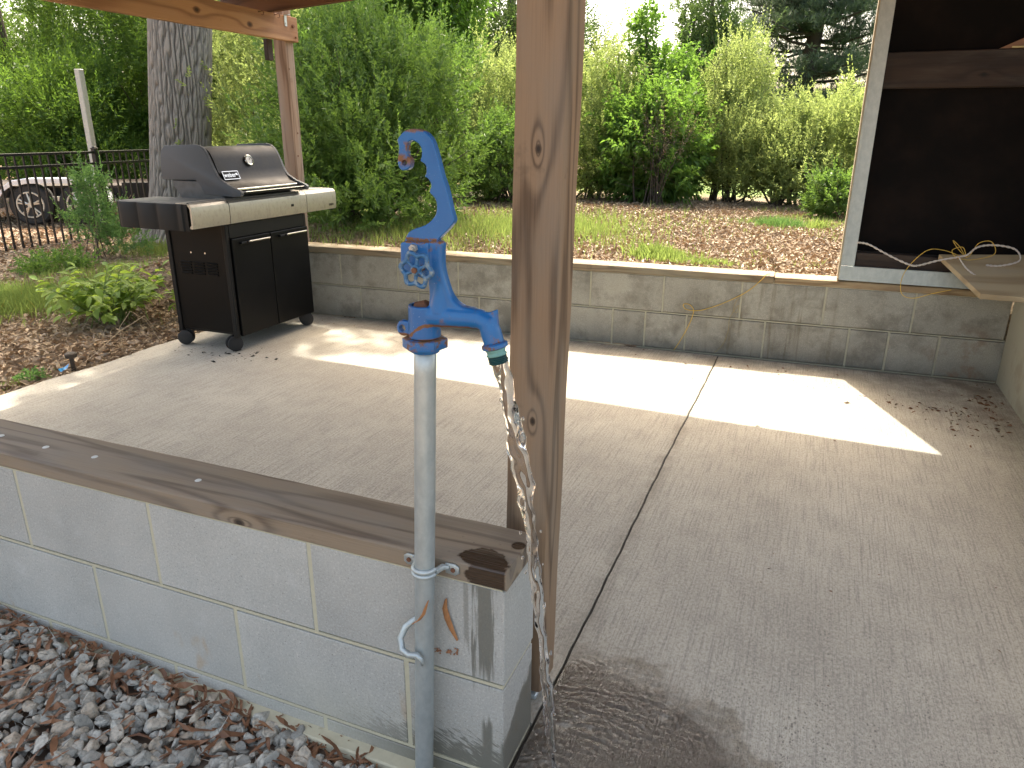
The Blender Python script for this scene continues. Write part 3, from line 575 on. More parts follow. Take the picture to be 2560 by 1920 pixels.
# hand wheel: scalloped rim, six spokes and a hub
wc = Vector((-.1085, -.066, .953)); ang = R(8)
rim = torus(wc, (0, 1, 0), .022, .0040, 72, 8, lambda a: .0222 + .0028 * math.cos(6 * (a + ang)))
u0 = Vector((0, 1, 0)).orthogonal().normalized(); v0 = Vector((0, 1, 0)).cross(u0)
spk = [tube([wc, wc + (u0 * math.cos(a) + v0 * math.sin(a)) * .0205], [.0032, .0027], 8) for a in [-ang + math.pi / 6 + i * math.pi / 3 for i in range(6)]]
wheel = modded(cat(rim, *spk, cyl(wc + Vector((0, -.0045, 0)), wc + Vector((0, .005, 0)), .0072, 18)), [('REMESH', dict(mode='VOXEL', voxel_size=.0008)), ('SMOOTH', dict(factor=.5, iterations=4))], WHEEL)
hw = mk('handwheel', wheel, WHEEL, hy, smooth=True)
mk('wheel_nut', cyl(wc + Vector((0, -.008, 0)), wc + Vector((0, -.0044, 0)), .0042, 6), RUST, hw)
mk('wheel_stem', cyl(wc, wc + Vector((0, .02, 0)), .0042, 12), RUST, hy)
mk('pivot_nut', cat(cyl((-.121, -.054, .980), (-.121, -.046, .980), .0062, 6), cyl((-.121, -.057, .980), (-.121, -.054, .980), .0032, 10)), simple('dull_nut', (.45, .43, .38), .5, .5), hy)
mk('plunger_rod', cyl((-.106, -.028, .876), (-.101, -.028, .956), .0042, 12), RUST, hy)
mk('rod_packing', tube([(-.1185, -.03, .884), (-.1185, -.03, .890), (-.112, -.03, .897)], [.0175, .016, .007], 16), RUST, hy)
# straps
c0 = onp(.434)
band = [tube([(c0.x + .0192 * math.cos(a), -.03 + .0192 * math.sin(a), c0.z + q) for a in np.linspace(math.pi * 1.02, math.pi * 1.98, 22)], .0042, 8) for q in (-.0045, .0045)]
def ear(cx, s): return extr([(cx + s * (-.012), .421), (cx + s * .006, .419), (cx + s * .0135, .424), (cx + s * .0135, .436), (cx + s * .006, .441), (cx - s * .012, .440)], -.0085, -.0052, 'y', .0006)
st = mk('pipe_strap', cat(*band, tube([(c0.x + .0192, -.03, c0.z), (c0.x + .025, -.012, c0.z), (c0.x + .034, -.0075, c0.z - .002)], [.006, .006, .005], 8), tube([(c0.x - .0192, -.03, c0.z), (c0.x - .025, -.012, c0.z), (c0.x - .034, -.0075, c0.z)], [.006, .006, .005], 8), ear(c0.x + .040, 1), ear(c0.x - .040, -1)), GALV, hy, auto=45)
for s in (1, -1): mk('screw', cyl((c0.x + s * .043, -.011, .430), (c0.x + s * .043, -.0082, .430), .0042, 10), RUST, st)
ls = thing('loose_pipe_strap', 'grey loose pipe strap hanging round the pipe below the fixed one', 'strap', (-.157, -.05, .26))
SP = [(-.150, -.012, .330), (-.161, -.022, .322), (-.1757, -.034, .3077), (-.1813, -.044, .2896), (-.1742, -.053, .2736), (-.157, -.0575, .2705), (-.1412, -.0575, .2752), (-.134, -.056, .266), (-.1312, -.0555, .2555)]
mk('strap_band', tube(SP, [.003, .0055, .0062, .0062, .0062, .0062, .0055, .0048, .003], 10), GALV, ls, smooth=True)
mk('strap_ear', extr([(-.139, .270), (-.130, .272), (-.1285, .256), (-.131, .250), (-.137, .258)], -.0575, -.0545, 'y', .0005), GALV, ls)

# ------------------------------------------------------------------ running water
WAT = M('running_water'); WAT.set((1, 1, 1), .06); WAT.b.inputs['IOR'].default_value = 1.33; WAT.b.inputs['Transmission Weight'].default_value = 1; WAT.m.use_nodes = True; WATM = WAT.m
def stream():
    key = [(.0075, .828, .0100), (.012, .800, .0105), (.018, .765, .0115), (.030, .715, .0115), (.042, .65, .0105), (.0535, .588, .0095), (.062, .52, .0080), (.070, .442, .0068), (.079, .37, .0066), (.088, .294, .0066), (.096, .2, .0062), (.103, .097, .0060), (.108, .0, .0065)]
    k = np.array(key)[::-1]; n = 340; m = 22; V = []; Fc = []
    zz = np.linspace(.828, .001, n); xs = np.interp(zz, k[:, 1], k[:, 0]); rs = np.interp(zz, k[:, 1], k[:, 2]) * 1.15
    for i in range(n):
        z = zz[i]; tw = z * 30; wx = .0012 * math.sin(z * 60) + .0008 * math.sin(z * 143); wy = .001 * math.cos(z * 71)
        for j in range(m):
            a = 2 * math.pi * j / m
            q = 1 + .26 * math.sin(2 * a + tw) + .14 * math.sin(3 * a - tw * 1.7 + 1) + .06 * math.sin(5 * a + z * 90) + .10 * math.sin(z * 120 + 2 * math.sin(a)) + .05 * math.sin(z * 260 + 2 * a)
            V.append((xs[i] + wx + rs[i] * q * math.cos(a), -.033 + wy + rs[i] * q * .8 * math.sin(a), z))
    for i in range(n - 1):
        for j in range(m): a = i * m + j; b = i * m + (j + 1) % m; Fc.append((a, a + m, b + m, b))
    Fc += [tuple(range(m)), tuple(range((n - 1) * m, n * m))[::-1]]
    return V, Fc
ws = thing('water_stream', 'clear twisting stream of water falling from the blue spout', 'water', (.10, -.033, 0))
mk('stream_body', stream(), WATM, ws, smooth=True)
ico = bmesh.new(); bmesh.ops.create_icosphere(ico, subdivisions=2, radius=1); ICO = frombm(ico)
dr = []
for i in range(26):
    z = rng.uniform(.02, .8); x = np.interp(z, [0, .294, .588, .828], [.108, .088, .0535, .0075]); r = rng.uniform(.0012, .0028); q = (x + rng.choice([-1, 1]) * rng.uniform(.009, .017), -.033 + rng.normal(0, .006), z)
    dr.append(([(v[0] * r + q[0], v[1] * r + q[1], v[2] * r * 1.5 + q[2]) for v in ICO[0]], ICO[1]))
mk('droplets', cat(*dr), WATM, ws, smooth=True, kind='stuff')
# thin sheet of water on the slab
def puddle():
    n = 210; xs = np.linspace(.010, .62, n); ysd = np.linspace(-.62, .56, int(n * 1.8)); GX, GY = np.meshgrid(xs, ysd)
    cx, cy = .10, -.033; D = np.hypot(GX - cx, GY - cy)
    A = np.arctan2(GY - cy, GX - cx); edge = .47 + .02 * np.sin(A * 5 + 1) + .018 * np.sin(A * 13) + .012 * np.sin(A * 29 + 2) + .010 * np.sin(A * 61) + .008 * np.sin(A * 127 + 1)
    t = np.clip((edge - D) / .16, -.3, 1)
    g = np.random.default_rng(3); wob = sum(a * np.sin(GX * u + GY * v + p) for a, u, v, p in zip(g.uniform(.1, .4, 12), g.normal(0, 42, 12), g.normal(0, 42, 12), g.uniform(0, 6, 12)))
    rip = .8 * np.sin((D + .010 * wob) * 2 * math.pi / .0185 + 1.2 * wob) * np.exp(-D * 1.2)
    for q in range(9):
        a = 1.45 + g.normal(0, .38); l = g.uniform(.012, .026); rip = rip + .26 * np.sin((GX * math.cos(a) + GY * math.sin(a)) * 2 * math.pi / l + 1.6 * wob * g.uniform(.5, 1.2) + q)
    rip = rip * (.55 + .45 * np.sin(GX * 14 + 2 * np.sin(GY * 17) + wob))
    H = .0022 * np.clip(t * 1.6, -.6, 1) + .0017 * rip * np.clip(t * 2 + .3, 0, 1) - .0006
    keep = H > -.0009
    idx = np.arange(GX.size).reshape(GX.shape); f = np.stack([idx[:-1, :-1].ravel(), idx[:-1, 1:].ravel(), idx[1:, 1:].ravel(), idx[1:, :-1].ravel()], 1)
    f = f[keep.ravel()[f].all(1)]; used = np.unique(f); mp = np.zeros(GX.size, int); mp[used] = np.arange(len(used))
    V = np.stack([GX.ravel(), GY.ravel(), H.ravel() + .0012], 1)[used]; return V, mp[f]
PUD = M('thin_water_film'); PUD.set((.96, .97, .95), .04); PUD.b.inputs['IOR'].default_value = 1.33; PUD.b.inputs['Transmission Weight'].default_value = 1
_n = PUD.noise(PUD.scaled(PUD.pos()[3], (1, 2.2, 1)), 95, 3, .55, 1.5); PUD.bump(_n, .35, .004)
# light passes the film unrefracted for shadows: thin sheet mixed with transparency by Fresnel
fr = PUD.nd('ShaderNodeFresnel'); fr.inputs[0].default_value = 1.5; tb = PUD.nd('ShaderNodeBsdfTransparent'); gb = PUD.nd('ShaderNodeBsdfGlossy'); gb.inputs['Roughness'].default_value = .06
bn = [n for n in PUD.t.nodes if n.type == 'BUMP'][0]; PUD.t.links.new(bn.outputs[0], gb.inputs['Normal']); px, py, pz, pp = PUD.pos(); qx = PUD.ma('SUBTRACT', px, .08); qy = PUD.ma('SUBTRACT', py, -.033); pd = PUD.ma('ADD', PUD.ma('SQRT', PUD.ma('ADD', PUD.mul(qx, qx), PUD.mul(qy, qy))), PUD.ma('MULTIPLY', PUD.ma('SUBTRACT', PUD.noise(pp, 22, 4, .6), .5), .16)); ff_ = PUD.mul(fr.outputs[0], PUD.ss(pd, .46, .36))
mx = PUD.nd('ShaderNodeMixShader'); PUD.t.links.new(ff_, mx.inputs[0]); PUD.t.links.new(tb.outputs[0], mx.inputs[1]); PUD.t.links.new(gb.outputs[0], mx.inputs[2]); PUD.t.links.new(mx.outputs[0], PUD.out.inputs[0])
pv, pf = puddle()
fast('water_puddle', pv, pf, PUD.m, smooth=True, label='thin rippling sheet of water spreading over the slab', kind='structure')

# ------------------------------------------------------------------ gas grill
g = thing('gas_grill', 'black gas grill with stainless front and side shelves on castors', 'grill', (-2.58, 2.33, 0))
mk('side_panel', box(-2.785, -2.425, 2.004, 2.018, .10, .672, .002), BLACKP, g); mk('side_panel', box(-2.785, -2.425, 2.632, 2.646, .10, .672, .002), BLACKP, g)
mk('back_panel', box(-2.80, -2.79, 2.02, 2.63, .10, .672, .002), BLACKM, g)
for (x, y) in ((-2.413, 2.008), (-2.80, 2.008), (-2.413, 2.642), (-2.80, 2.642)): mk('frame_leg', box(x - .014, x + .014, y - .012, y + .012, .075, .675, .004, 2), BLACKM, g)
mk('bottom_shelf', box(-2.79, -2.41, 2.02, 2.63, .085, .10, .003), BLACKM, g)
mk('front_rail', box(-2.415, -2.398, 2.022, 2.63, .605, .676, .002), BLACKM, g)
d1 = mk('door', box(-2.405, -2.387, 2.024, 2.318, .082, .603, .004, 2), BLACKP, g); d2 = mk('door', box(-2.405, -2.387, 2.323, 2.648, .082, .603, .004, 2), BLACKP, g)
for d, y0, y1 in ((d1, 2.11, 2.29), (d2, 2.42, 2.61)):
    mk('handle', cat(box(-2.386, -2.366, y0 - .04, y1, .571, .583, .003, 2), box(-2.3665, -2.360, y0, y1 - .002, .5735, .5835, .0015)), BLACKM, d); mk('handle_trim', box(-2.362, -2.3575, y0 + .01, y1 - .004, .5785, .585, .001), CHROME, d)
lo = []
for cx in (-2.70, -2.61, -2.52):
    for i in range(5): lo.append(rot(box(-.036, .036, -.003, .003, -.0045, .0045, .001), Matrix.Translation((cx, 2.0025, .41 + i * .0148)) @ Matrix.Rotation(R(35), 4, 'X')))
for i, l in enumerate(lo): mk('louvre', l, BLACKP, g)
for x in (-2.654, -2.558): mk('screw', cyl((x, 2.0, .522), (x, 2.005, .522), .005, 10), CHROME, g)
def castor(x, y, rzc):
    mt = Matrix.Translation((x, y, .042)) @ Matrix.Rotation(rzc, 4, 'Z')
    o = mk('castor', rot(cat(box(-.012, .022, -.008, .008, .012, .036, .003), cyl((0, 0, .03), (0, 0, .048), .007, 10)), mt), BLACKM, g)
    for s in (-1, 1): mk('wheel', rot(tube([(0.004, s * .010, 0), (0.004, s * .012, 0), (0.004, s * .022, 0), (0.004, s * .026, 0), (0.004, s * .027, 0)], [.034, .041, .041, .034, .012], 28), mt), RUBBER, o, auto=35)
castor(-2.788, 2.012, .5); castor(-2.445, 2.008, 1.1); castor(-2.440, 2.625, .8); castor(-2.788, 2.630, .2)
pprof = [(-2.40, .682), (-2.379, .682), (-2.376, .70), (-2.374, .765), (-2.377, .785), (-2.388, .797), (-2.41, .803), (-2.47, .804), (-2.47, .796), (-2.412, .795), (-2.395, .789), (-2.386, .775), (-2.388, .70), (-2.40, .69)]
cp = mk('control_panel', extr(pprof, 2.022, 2.647, 'y', .0006), SST, g, auto=30)
mk('igniter_button', box(-2.3755, -2.371, 2.506, 2.526, .727, .741, .002, 2), BLACKM, cp)
def shelf(y0, y1, side, shrink=0):
    o = mk('side_shelf', box(-2.85, -2.412, y0 + .004, y1 - .004, .790, .8035, .004, 2), SHELF, g)
    mk('shelf_front', extr(pprof, y0 + .0015, y1 - .0015, 'y', .0006), SST, o, auto=30)
    ye = y0 if side < 0 else y1
    V = []; Fc = []; n = 60
    for i in range(n + 1):
        x = -2.855 + .455 * i / n; t = (i / n) * 3.5; b = .010 * (abs(math.sin(math.pi * t)) ** .5) if .02 < i / n < .95 else .002
        V += [(x, ye + side * b, .672), (x, ye + side * b, .785), (x, ye + side * (b * .5), .799), (x, ye - side * .014, .8045), (x, ye - side * .014, .672)]
    for i in range(n):
        for j in range(5): p = i * 5 + j; q = i * 5 + (j + 1) % 5; Fc.append((p, q, q + 5, p + 5))
    Fc += [tuple(range(5)), tuple(range(n * 5, n * 5 + 5))[::-1]]
    mk('shelf_end', (V, Fc), BLACKM, o, auto=30)
    mk('shelf_back', box(-2.855, -2.8505, y0 + .004, y1 - .004, .675, .8025), BLACKM, o); return o
shelf(1.766, 2.019, -1); sr = shelf(2.65, 2.938, 1)
# fire box and lid
kk = 1.0288
EC = [(-2.762, .894), (-2.758, .97), (-2.745, 1.035), (-2.715, 1.063), (-2.518, 1.069), (-2.487, 1.064), (-2.467, 1.052), (-2.450, 1.032), (-2.438, 1.010), (-2.413, .953), (-2.400, .926), (-2.380, .904), (-2.329, .876), (-2.262, .853), (-2.252, .843), (-2.257, .826), (-2.303, .820), (-2.488, .829), (-2.515, .877), (-2.539, .897)]
EC = [(.408 + (a - .408) * kk, 1.139 + (b - 1.139) * kk) for a, b in EC]
lid = [(-2.80, .895), (-2.797, .97), (-2.78, 1.03), (-2.75, 1.052), (-2.60, 1.057), (-2.555, 1.052), (-2.528, 1.030), (-2.508, .995), (-2.488, .940), (-2.466, .895), (-2.435, .868), (-2.39, .852), (-2.39, .842), (-2.44, .856), (-2.476, .888), (-2.50, .935), (-2.52, .99), (-2.55, 1.04), (-2.60, 1.045), (-2.75, 1.04), (-2.79, .97), (-2.79, .895)]
ld = mk('lid', extr(lid, 2.088, 2.602, 'y', .001), LID, g, auto=28)
mk('end_cap', extr(EC, 2.066, 2.087, 'y', .004, 2), GREYC, ld, auto=35); mk('end_cap', extr(EC, 2.603, 2.624, 'y', .004, 2), GREYC, ld, auto=35)
mk('lid_rail', box(-2.405, -2.385, 2.10, 2.59, .842, .852, .002), CHROME, ld); mk('lid_lip', extr([(-2.43, .838), (-2.36, .822), (-2.345, .825), (-2.345, .833), (-2.40, .842)], 2.09, 2.60, 'y', .001), BLACKP, ld)
mk('lip_trim', box(-2.352, -2.343, 2.12, 2.60, .8335, .8375, .001), CHROME, ld)
fbx = mk('fire_box', extr([(-2.79, .886), (-2.56, .886), (-2.52, .846), (-2.44, .80), (-2.40, .805), (-2.40, .79), (-2.74, .79), (-2.79, .86)], 2.075, 2.615, 'y', .004), simple('cast_alloy', (.10, .105, .11), .5, .4, .5, 30, .1), g, auto=30)
nrm = Vector((.93, 0, .37)).normalized(); tcn = Vector((-2.505, 2.338, .980))
th_ = mk('thermometer', cat(torus(tcn + nrm * .010, nrm, .026, .0045, 30, 8), cyl(tcn - nrm * .004, tcn + nrm * .009, .024, 30)), CHROME, ld, auto=40)
dial = mk('dial_face', cyl(tcn + nrm * .009, tcn + nrm * .0105, .0225, 28), WHITE, th_); mk('needle', cyl(tcn + nrm * .0115, tcn + nrm * .0115 + Vector((-.003, .010, .010)), .0009, 5), RUST, th_)
def text(s, size, M_, mat, name, parent, ext=.0006):
    cu = bpy.data.curves.new('t', 'FONT'); cu.body = s; cu.size = size; cu.extrude = ext; cu.align_x = 'CENTER'; cu.align_y = 'CENTER'; o = bpy.data.objects.new('t', cu); COL.objects.link(o)
    dg = bpy.context.evaluated_depsgraph_get(); me = o.evaluated_get(dg).to_mesh(); V = [M_ @ v.co for v in me.vertices]; Fc = [tuple(p.vertices) for p in me.polygons]
    bpy.data.objects.remove(o); return mk(name, (V, Fc), mat, parent)
nb = Vector((.92, 0, .40)).normalized(); ub = Vector((0, 1, 0)); vb = nb.cross(ub)
Mb = Matrix((ub, vb, nb)).transposed().to_4x4(); Mb.translation = Vector((-2.469, 2.155, .9115)); 
bdg = mk('badge', rot(box(-.056, .056, -.0215, .0215, -.004, .006, .003, 2), Mb), BLACKM, ld)
mk('badge_rim', rot(cat(box(-.056, .056, .0195, .0225, .0062, .0075), box(-.056, .056, -.0225, -.0195, .0062, .0075), box(-.0575, -.0545, -.0225, .0225, .0062, .0075), box(.0545, .0575, -.0225, .0225, .0062, .0075)), Mb), CHROME, bdg)
text('weber', .034, Mb @ Matrix.Translation((-.009, .001, .0066)), CHROME, 'badge_lettering', bdg)
mk('badge_emblem', rot(cat(tube([(.041, .004, .0066), (.041, .004, .0076)], [.0065, .0065], 14), *[tube([(.041, .0, .007), (.041 + s, -.013, .007)], .0011, 5) for s in (-.007, 0, .007)]), Mb), CHROME, bdg)
Ms = Matrix((Vector((0, 1, 0)), Vector((0, 0, 1)), Vector((1, 0, 0)))).transposed().to_4x4(); Ms.translation = Vector((-2.3742, 2.885, .708))
text('SPIRIT', .018, Ms, BLACKM, 'shelf_lettering', sr, .0004)

# ------------------------------------------------------------------ leaves: batches of small folded blades
def nrmz(a): return a / np.maximum(np.linalg.norm(a, axis=-1, keepdims=True), 1e-9)
def leaves(P, D, L, W, rnd, fold=.25, droop=.15):
    """P base points, D unit directions, L lengths, W widths -> 4-vertex folded leaves (2 triangles)"""
    n = len(P); r = nrmz(rng.normal(size=(n, 3))); S = nrmz(np.cross(D, r + np.array([0, 0, .8]))); N = np.cross(S, D)
    L = L[:, None]; W = W[:, None]; tip = P + D * L - np.array([0, 0, 1]) * L * droop
    mid = P + D * L * .45
    a = mid + S * W * .5 + N * W * fold; b = mid - S * W * .5 + N * W * fold
    V = np.stack([P, a, tip, b], 1).reshape(-1, 3); i = np.arange(n)[:, None] * 4
    Fc = np.concatenate([i + [0, 1, 2], i + [0, 2, 3]], 0)
    return V, Fc, np.repeat(rnd, 4)
def clump(P, s):
    return np.sin(P[:, 0] * s + 1.3 * np.sin(P[:, 1] * s * .7)) * np.sin(P[:, 1] * s * 1.1 + 2 + np.sin(P[:, 2] * s)) + .7 * np.sin(P[:, 2] * s * 1.4 + P[:, 0] * s * .6)
def in_ell(E, n, shell=.5, cs=0, cth=-.9):
    out = []; vol = np.array([e[3] * e[4] * e[5] for e in E]); vol = vol / vol.sum()
    for e, f in zip(E, vol):
        k = int(n * f) + 1; d = nrmz(rng.normal(size=(k * 3, 3))); r = rng.uniform(shell ** 3, 1.15, k * 3) ** (1 / 3)
        lump = 1 + .22 * np.sin(d[:, 0] * 5 + e[0] * 3) * np.sin(d[:, 2] * 6 + e[1]) + .10 * np.sin(d[:, 1] * 11 + d[:, 2] * 9)
        P = np.array(e[:3]) + d * (r * lump)[:, None] * np.array(e[3:])
        if cs: P = P[clump(P, cs) > cth]
        out.append(P[:k])
    P = np.concatenate(out); return P[rng.permutation(len(P))]
def sprays(P, C, tw, nl, L, W, up=.45, out=.8, droop=.15, spread=.75, var=.35):
    """a twig at every point P, pointing away from the crown centre C, with nl leaves along it"""
    n = len(P); T = nrmz(nrmz(P - C) * out + np.array([0, 0, up]) + rng.normal(0, .45, (n, 3)))
    tl = tw * rng.uniform(.6, 1.35, n); t = np.linspace(.08, 1, nl)[None, :] + rng.uniform(-.04, .04, (n, nl))
    B = P[:, None] + T[:, None] * (tl[:, None] * t)[..., None]
    side = nrmz(np.cross(T, rng.normal(size=(n, 3)))); sg = np.where(np.arange(nl) % 2 == 0, 1, -1)[None, :, None]
    D = nrmz(T[:, None] * (.55 + t[..., None] * .5) + side[:, None] * sg * spread * (1.1 - .6 * t[..., None]) + rng.normal(0, .22, (n, nl, 3)))
    B = B.reshape(-1, 3); D = D.reshape(-1, 3); k = len(B)
    l = L * rng.uniform(1 - var, 1 + var, k) * np.tile(1.1 - .45 * np.linspace(0, 1, nl), n); rnd = np.clip(np.repeat(rng.uniform(0, 1, n), nl) * .7 + rng.uniform(0, .3, k), 0, 1)
    return leaves(B, D, l, l * W, rnd, droop=droop)
def stems(base, P, n, r0, spread=.12, sub=2):
    """n curved limbs from the base to points of the crown, with side twigs"""
    out = []; base = np.array(base)
    for i in range(n):
        e = P[rng.integers(len(P))]; b = base + np.array([rng.normal(0, spread), rng.normal(0, spread), 0]); m1 = b + (e - b) * .4 + np.array([rng.normal(0, .06), rng.normal(0, .06), .12 * np.linalg.norm(e - b)])
        pts = [tuple((1 - t) ** 2 * b + 2 * t * (1 - t) * m1 + t * t * e) for t in np.linspace(0, 1, 7)]
        out.append(tube(pts, [r0 * (1 - .8 * t) for t in np.linspace(0, 1, 7)], 5, False))
        for _ in range(sub):
            s = np.array(pts[rng.integers(2, 6)]); q = s + rng.normal(0, 1, 3) * np.array([.25, .25, .2]) + np.array([0, 0, .15]); out.append(tube([s, (s + q) / 2 + rng.normal(0, .02, 3), q], [r0 * .4, r0 * .25, r0 * .12], 4, False))
    return cat(*out)
def shrub(name, label, catg, base, E, n, tw, nl, L, W, mat, nst=12, r0=.012, trunk=None, group=None, cs=0, cth=-.9, shell=.5, wood=BARK, tname='stems', zmin=None, **k):
    t = thing(name, label, catg, base, group or {'shrub': 'shrubs of the wild hedge', 'tree': 'trees in the background', 'plant': 'plants on the mulch'}.get(catg)); P = in_ell(E, n, shell, cs, cth)
    if zmin is not None: P = P[P[:, 2] > zmin + rng.uniform(-.02, .1, len(P))]
    C = np.array([np.mean([e[0] for e in E]), np.mean([e[1] for e in E]), np.min([e[2] - e[5] * .6 for e in E])])
    V, Fc, a = sprays(P, C, tw, nl, L, W, **k)
    ns = len(P) // 14                      # longer shoots breaking the outline
    if ns > 8:
        S = P[:ns] + nrmz(P[:ns] - C) * .05; k2 = dict(k); k2['up'] = 1.1; V2, F2, a2 = sprays(S, C, tw * 2.0, nl + 8, L * .85, W, **k2); F2 = F2 + len(V); V, Fc, a = np.concatenate([V, V2]), np.concatenate([Fc, F2]), np.concatenate([a, a2])
    if zmin is not None: V[:, 2] = np.maximum(V[:, 2], zmin - .01)
    fast('foliage' if catg != 'tree' else 'crown', V, Fc, mat, t, a)
    w = [stems(base, P, nst, r0)] if nst else []
    if trunk: w.append(tube(*trunk, 10))
    if w: mk(tname if catg != 'tree' else 'trunk', cat(*w), wood, t, smooth=True)
    return t

# background, nearest first
shrub('shrub', 'big dense dark green shrub behind the grill and far post', 'shrub', (-3.2, 4.5, .38), [(-3.3, 4.65, 1.15, .78, .72, .8), (-2.78, 4.25, .72, .52, .5, .42), (-3.6, 4.95, 1.75, .62, .6, .45), (-2.95, 4.9, 1.3, .55, .5, .6), (-2.85, 3.78, .66, .45, .40, .36), (-3.15, 4.0, .95, .5, .4, .5)], 4600, .16, 12, .058, .36, L_DENSE, 24, .014, cs=5, cth=-1.0, zmin=.42)
shrub('shrub', 'pale yellow green shrub between the oak trunk and far post', 'shrub', (-5.4, 6.3, .2), [(-5.35, 6.4, 1.15, 1.05, .8, 1.1), (-4.75, 5.9, .75, .6, .5, .6), (-5.8, 6.8, 2.0, .8, .7, .8)], 3200, .17, 12, .06, .42, L_YEL, 16, .014, cs=4, cth=-1.0)
shrub('shrub', 'light feathery shrub just above the grill lid', 'shrub', (-4.3, 5.2, .2), [(-4.4, 5.3, .75, .62, .5, .42)], 1100, .16, 12, .055, .34, L_YEL, 8, .01)
shrub('shrub', 'bright open shrub left of the foreground post behind the blue lever', 'shrub', (-3.1, 7.0, .4), [(-3.05, 7.25, 1.15, .62, .5, .85), (-3.45, 7.1, .8, .5, .45, .5)], 2400, .17, 12, .05, .38, L_YEL, 16, .013, cs=5, cth=-.9, zmin=.42)
shrub('shrub', 'dark low shrub spilling on to the grass left of the post', 'shrub', (-2.65, 6.45, .4), [(-2.75, 6.55, .78, .55, .42, .45)], 1500, .14, 12, .045, .4, L_DENSE, 12, .01, zmin=.42)
shrub('shrub', 'mid green shrub filling the gap behind the blue hook', 'shrub', (-4.2, 7.2, .4), [(-4.1, 7.3, 1.15, .75, .6, .9)], 2300, .18, 12, .055, .4, L_DENSE, 12, .013, cs=4, zmin=.42)
shrub('shrub', 'yellow green shrub directly right of the foreground post', 'shrub', (-2.05, 7.5, .4), [(-2.02, 7.7, 1.15, .5, .5, .82), (-1.9, 7.4, .75, .45, .4, .35)], 2300, .16, 12, .045, .4, L_YEL, 14, .012, cs=5, cth=-.9, zmin=.42)
shrub('shrub', 'dark broad leaved shrub under the slender sapling', 'shrub', (-1.35, 7.2, .4), [(-1.35, 7.35, .95, .48, .45, .55)], 1400, .2, 10, .085, .42, L_BROAD, 14, .014, droop=.45, zmin=.42, cs=5, cth=-.8)
shrub('shrub', 'tall spiky yellow tipped shrub right of the sapling', 'shrub', (-.6, 7.6, .4), [(-.62, 7.85, 1.05, .55, .5, .65), (-.55, 7.9, 1.65, .33, .33, .42), (-.35, 7.6, .8, .45, .4, .4)], 2900, .20, 12, .042, .4, L_YEL, 22, .013, cs=6, cth=-.8, up=.9, zmin=.42)
shrub('shrub', 'low rounded hedge shrub in the middle of the right hand hedge', 'shrub', (.0, 7.4, .4), [(-.02, 7.6, .92, .45, .42, .48), (.15, 7.3, .7, .3, .3, .28)], 2100, .15, 12, .042, .42, L_YEL, 18, .012, cs=6, cth=-.7, zmin=.42)
shrub('shrub', 'leafy hedge shrub beside the grey metal jamb', 'shrub', (.55, 7.4, .4), [(.52, 7.65, .95, .5, .45, .5), (.95, 7.5, .95, .5, .45, .5)], 2600, .15, 12, .042, .42, L_YEL, 18, .012, cs=6, cth=-.8, zmin=.42)
shrub('shrub', 'small round leaved shrub at the foot of the metal jamb', 'shrub', (.55, 6.35, .4), [(.56, 6.4, .55, .25, .22, .2)], 700, .1, 10, .034, .8, L_DENSE, 8, .006, zmin=.41)
shrub('hedge', 'far pale hedge under the pine beyond the lawn', 'hedge', (1.0, 15.5, .4), [(-1.5 + i * 1.3, 15.5 + .4 * math.sin(i), 1.0, .95, .8, .62) for i in range(6)], 5200, .26, 10, .11, .45, L_YEL, 10, .02, cs=2.4)
# twiggy rust coloured shrub
V, Fc, a = sprays(in_ell([(-1.15, 6.9, 1.05, .28, .25, .36)], 200, .1), np.array([-1.15, 6.9, .4]), .22, 8, .02, .4, up=1.0)
dsx = thing('dry_shrub', 'thin rusty brown twiggy shrub in front of the hedge', 'shrub', (-1.2, 6.85, .4)); fast('foliage', V, Fc, L_DRY, dsx, a)
mk('stems', stems((-1.2, 6.85, .4), in_ell([(-1.15, 6.9, 1.15, .28, .25, .36)], 60, .1), 18, .006, .04), BARK, dsx)
# trees
shrub('sapling', 'slender sapling with clustered leaves against the white sky', 'tree', (-1.25, 7.9, .4), [(-1.66, 8.0, 2.12, .17, .17, .27), (-1.72, 8.0, 1.83, .15, .16, .14), (-1.35, 8.0, 1.83, .3, .22, .13), (-1.95, 8.0, 1.62, .22, .2, .12), (-1.45, 8.0, 1.5, .45, .3, .16)], 620, .15, 9, .075, .42, L_BROAD, 9, .011, trunk=([(-1.25, 7.9, .4), (-1.3, 7.95, 1.0), (-1.48, 8.0, 1.45), (-1.62, 8.0, 1.9), (-1.66, 8, 2.3)], [.03, .028, .022, .016, .008]), droop=.4, shell=.2)
shrub('tree', 'broad leaved tree with drooping bright leaves behind the far post', 'tree', (-6.3, 9.2, .2), [(-5.9, 9.3, 3.0, 1.6, 1.2, 1.5), (-4.85, 9.0, 3.3, .95, .8, 1.1), (-6.2, 9.4, 1.5, 1.3, 1.0, .9)], 4300, .26, 11, .105, .42, L_BROAD, 16, .03, trunk=([(-6.4, 9.0, .2), (-6.42, 9.0, 1.6), (-6.38, 9.0, 3.0), (-6.3, 9.1, 4.2)], [.12, .10, .08, .05]), droop=.5, cs=2.6, cth=-.9)
shrub('tree', 'dusky fine leaved tree half hidden by the foreground post', 'tree', (-6.0, 14.6, .3), [(-6.0, 14.6, 3.9, 1.7, 1.4, 1.9), (-5.1, 14.4, 2.6, 1.2, 1.0, 1.2), (-6.8, 14.6, 2.2, 1.3, 1.1, 1.3)], 4200, .3, 11, .085, .38, L_FAR, 12, .03, trunk=([(-6.0, 14.6, .2), (-6.0, 14.6, 4.5)], [.16, .07]), cs=2, cth=-1.0)
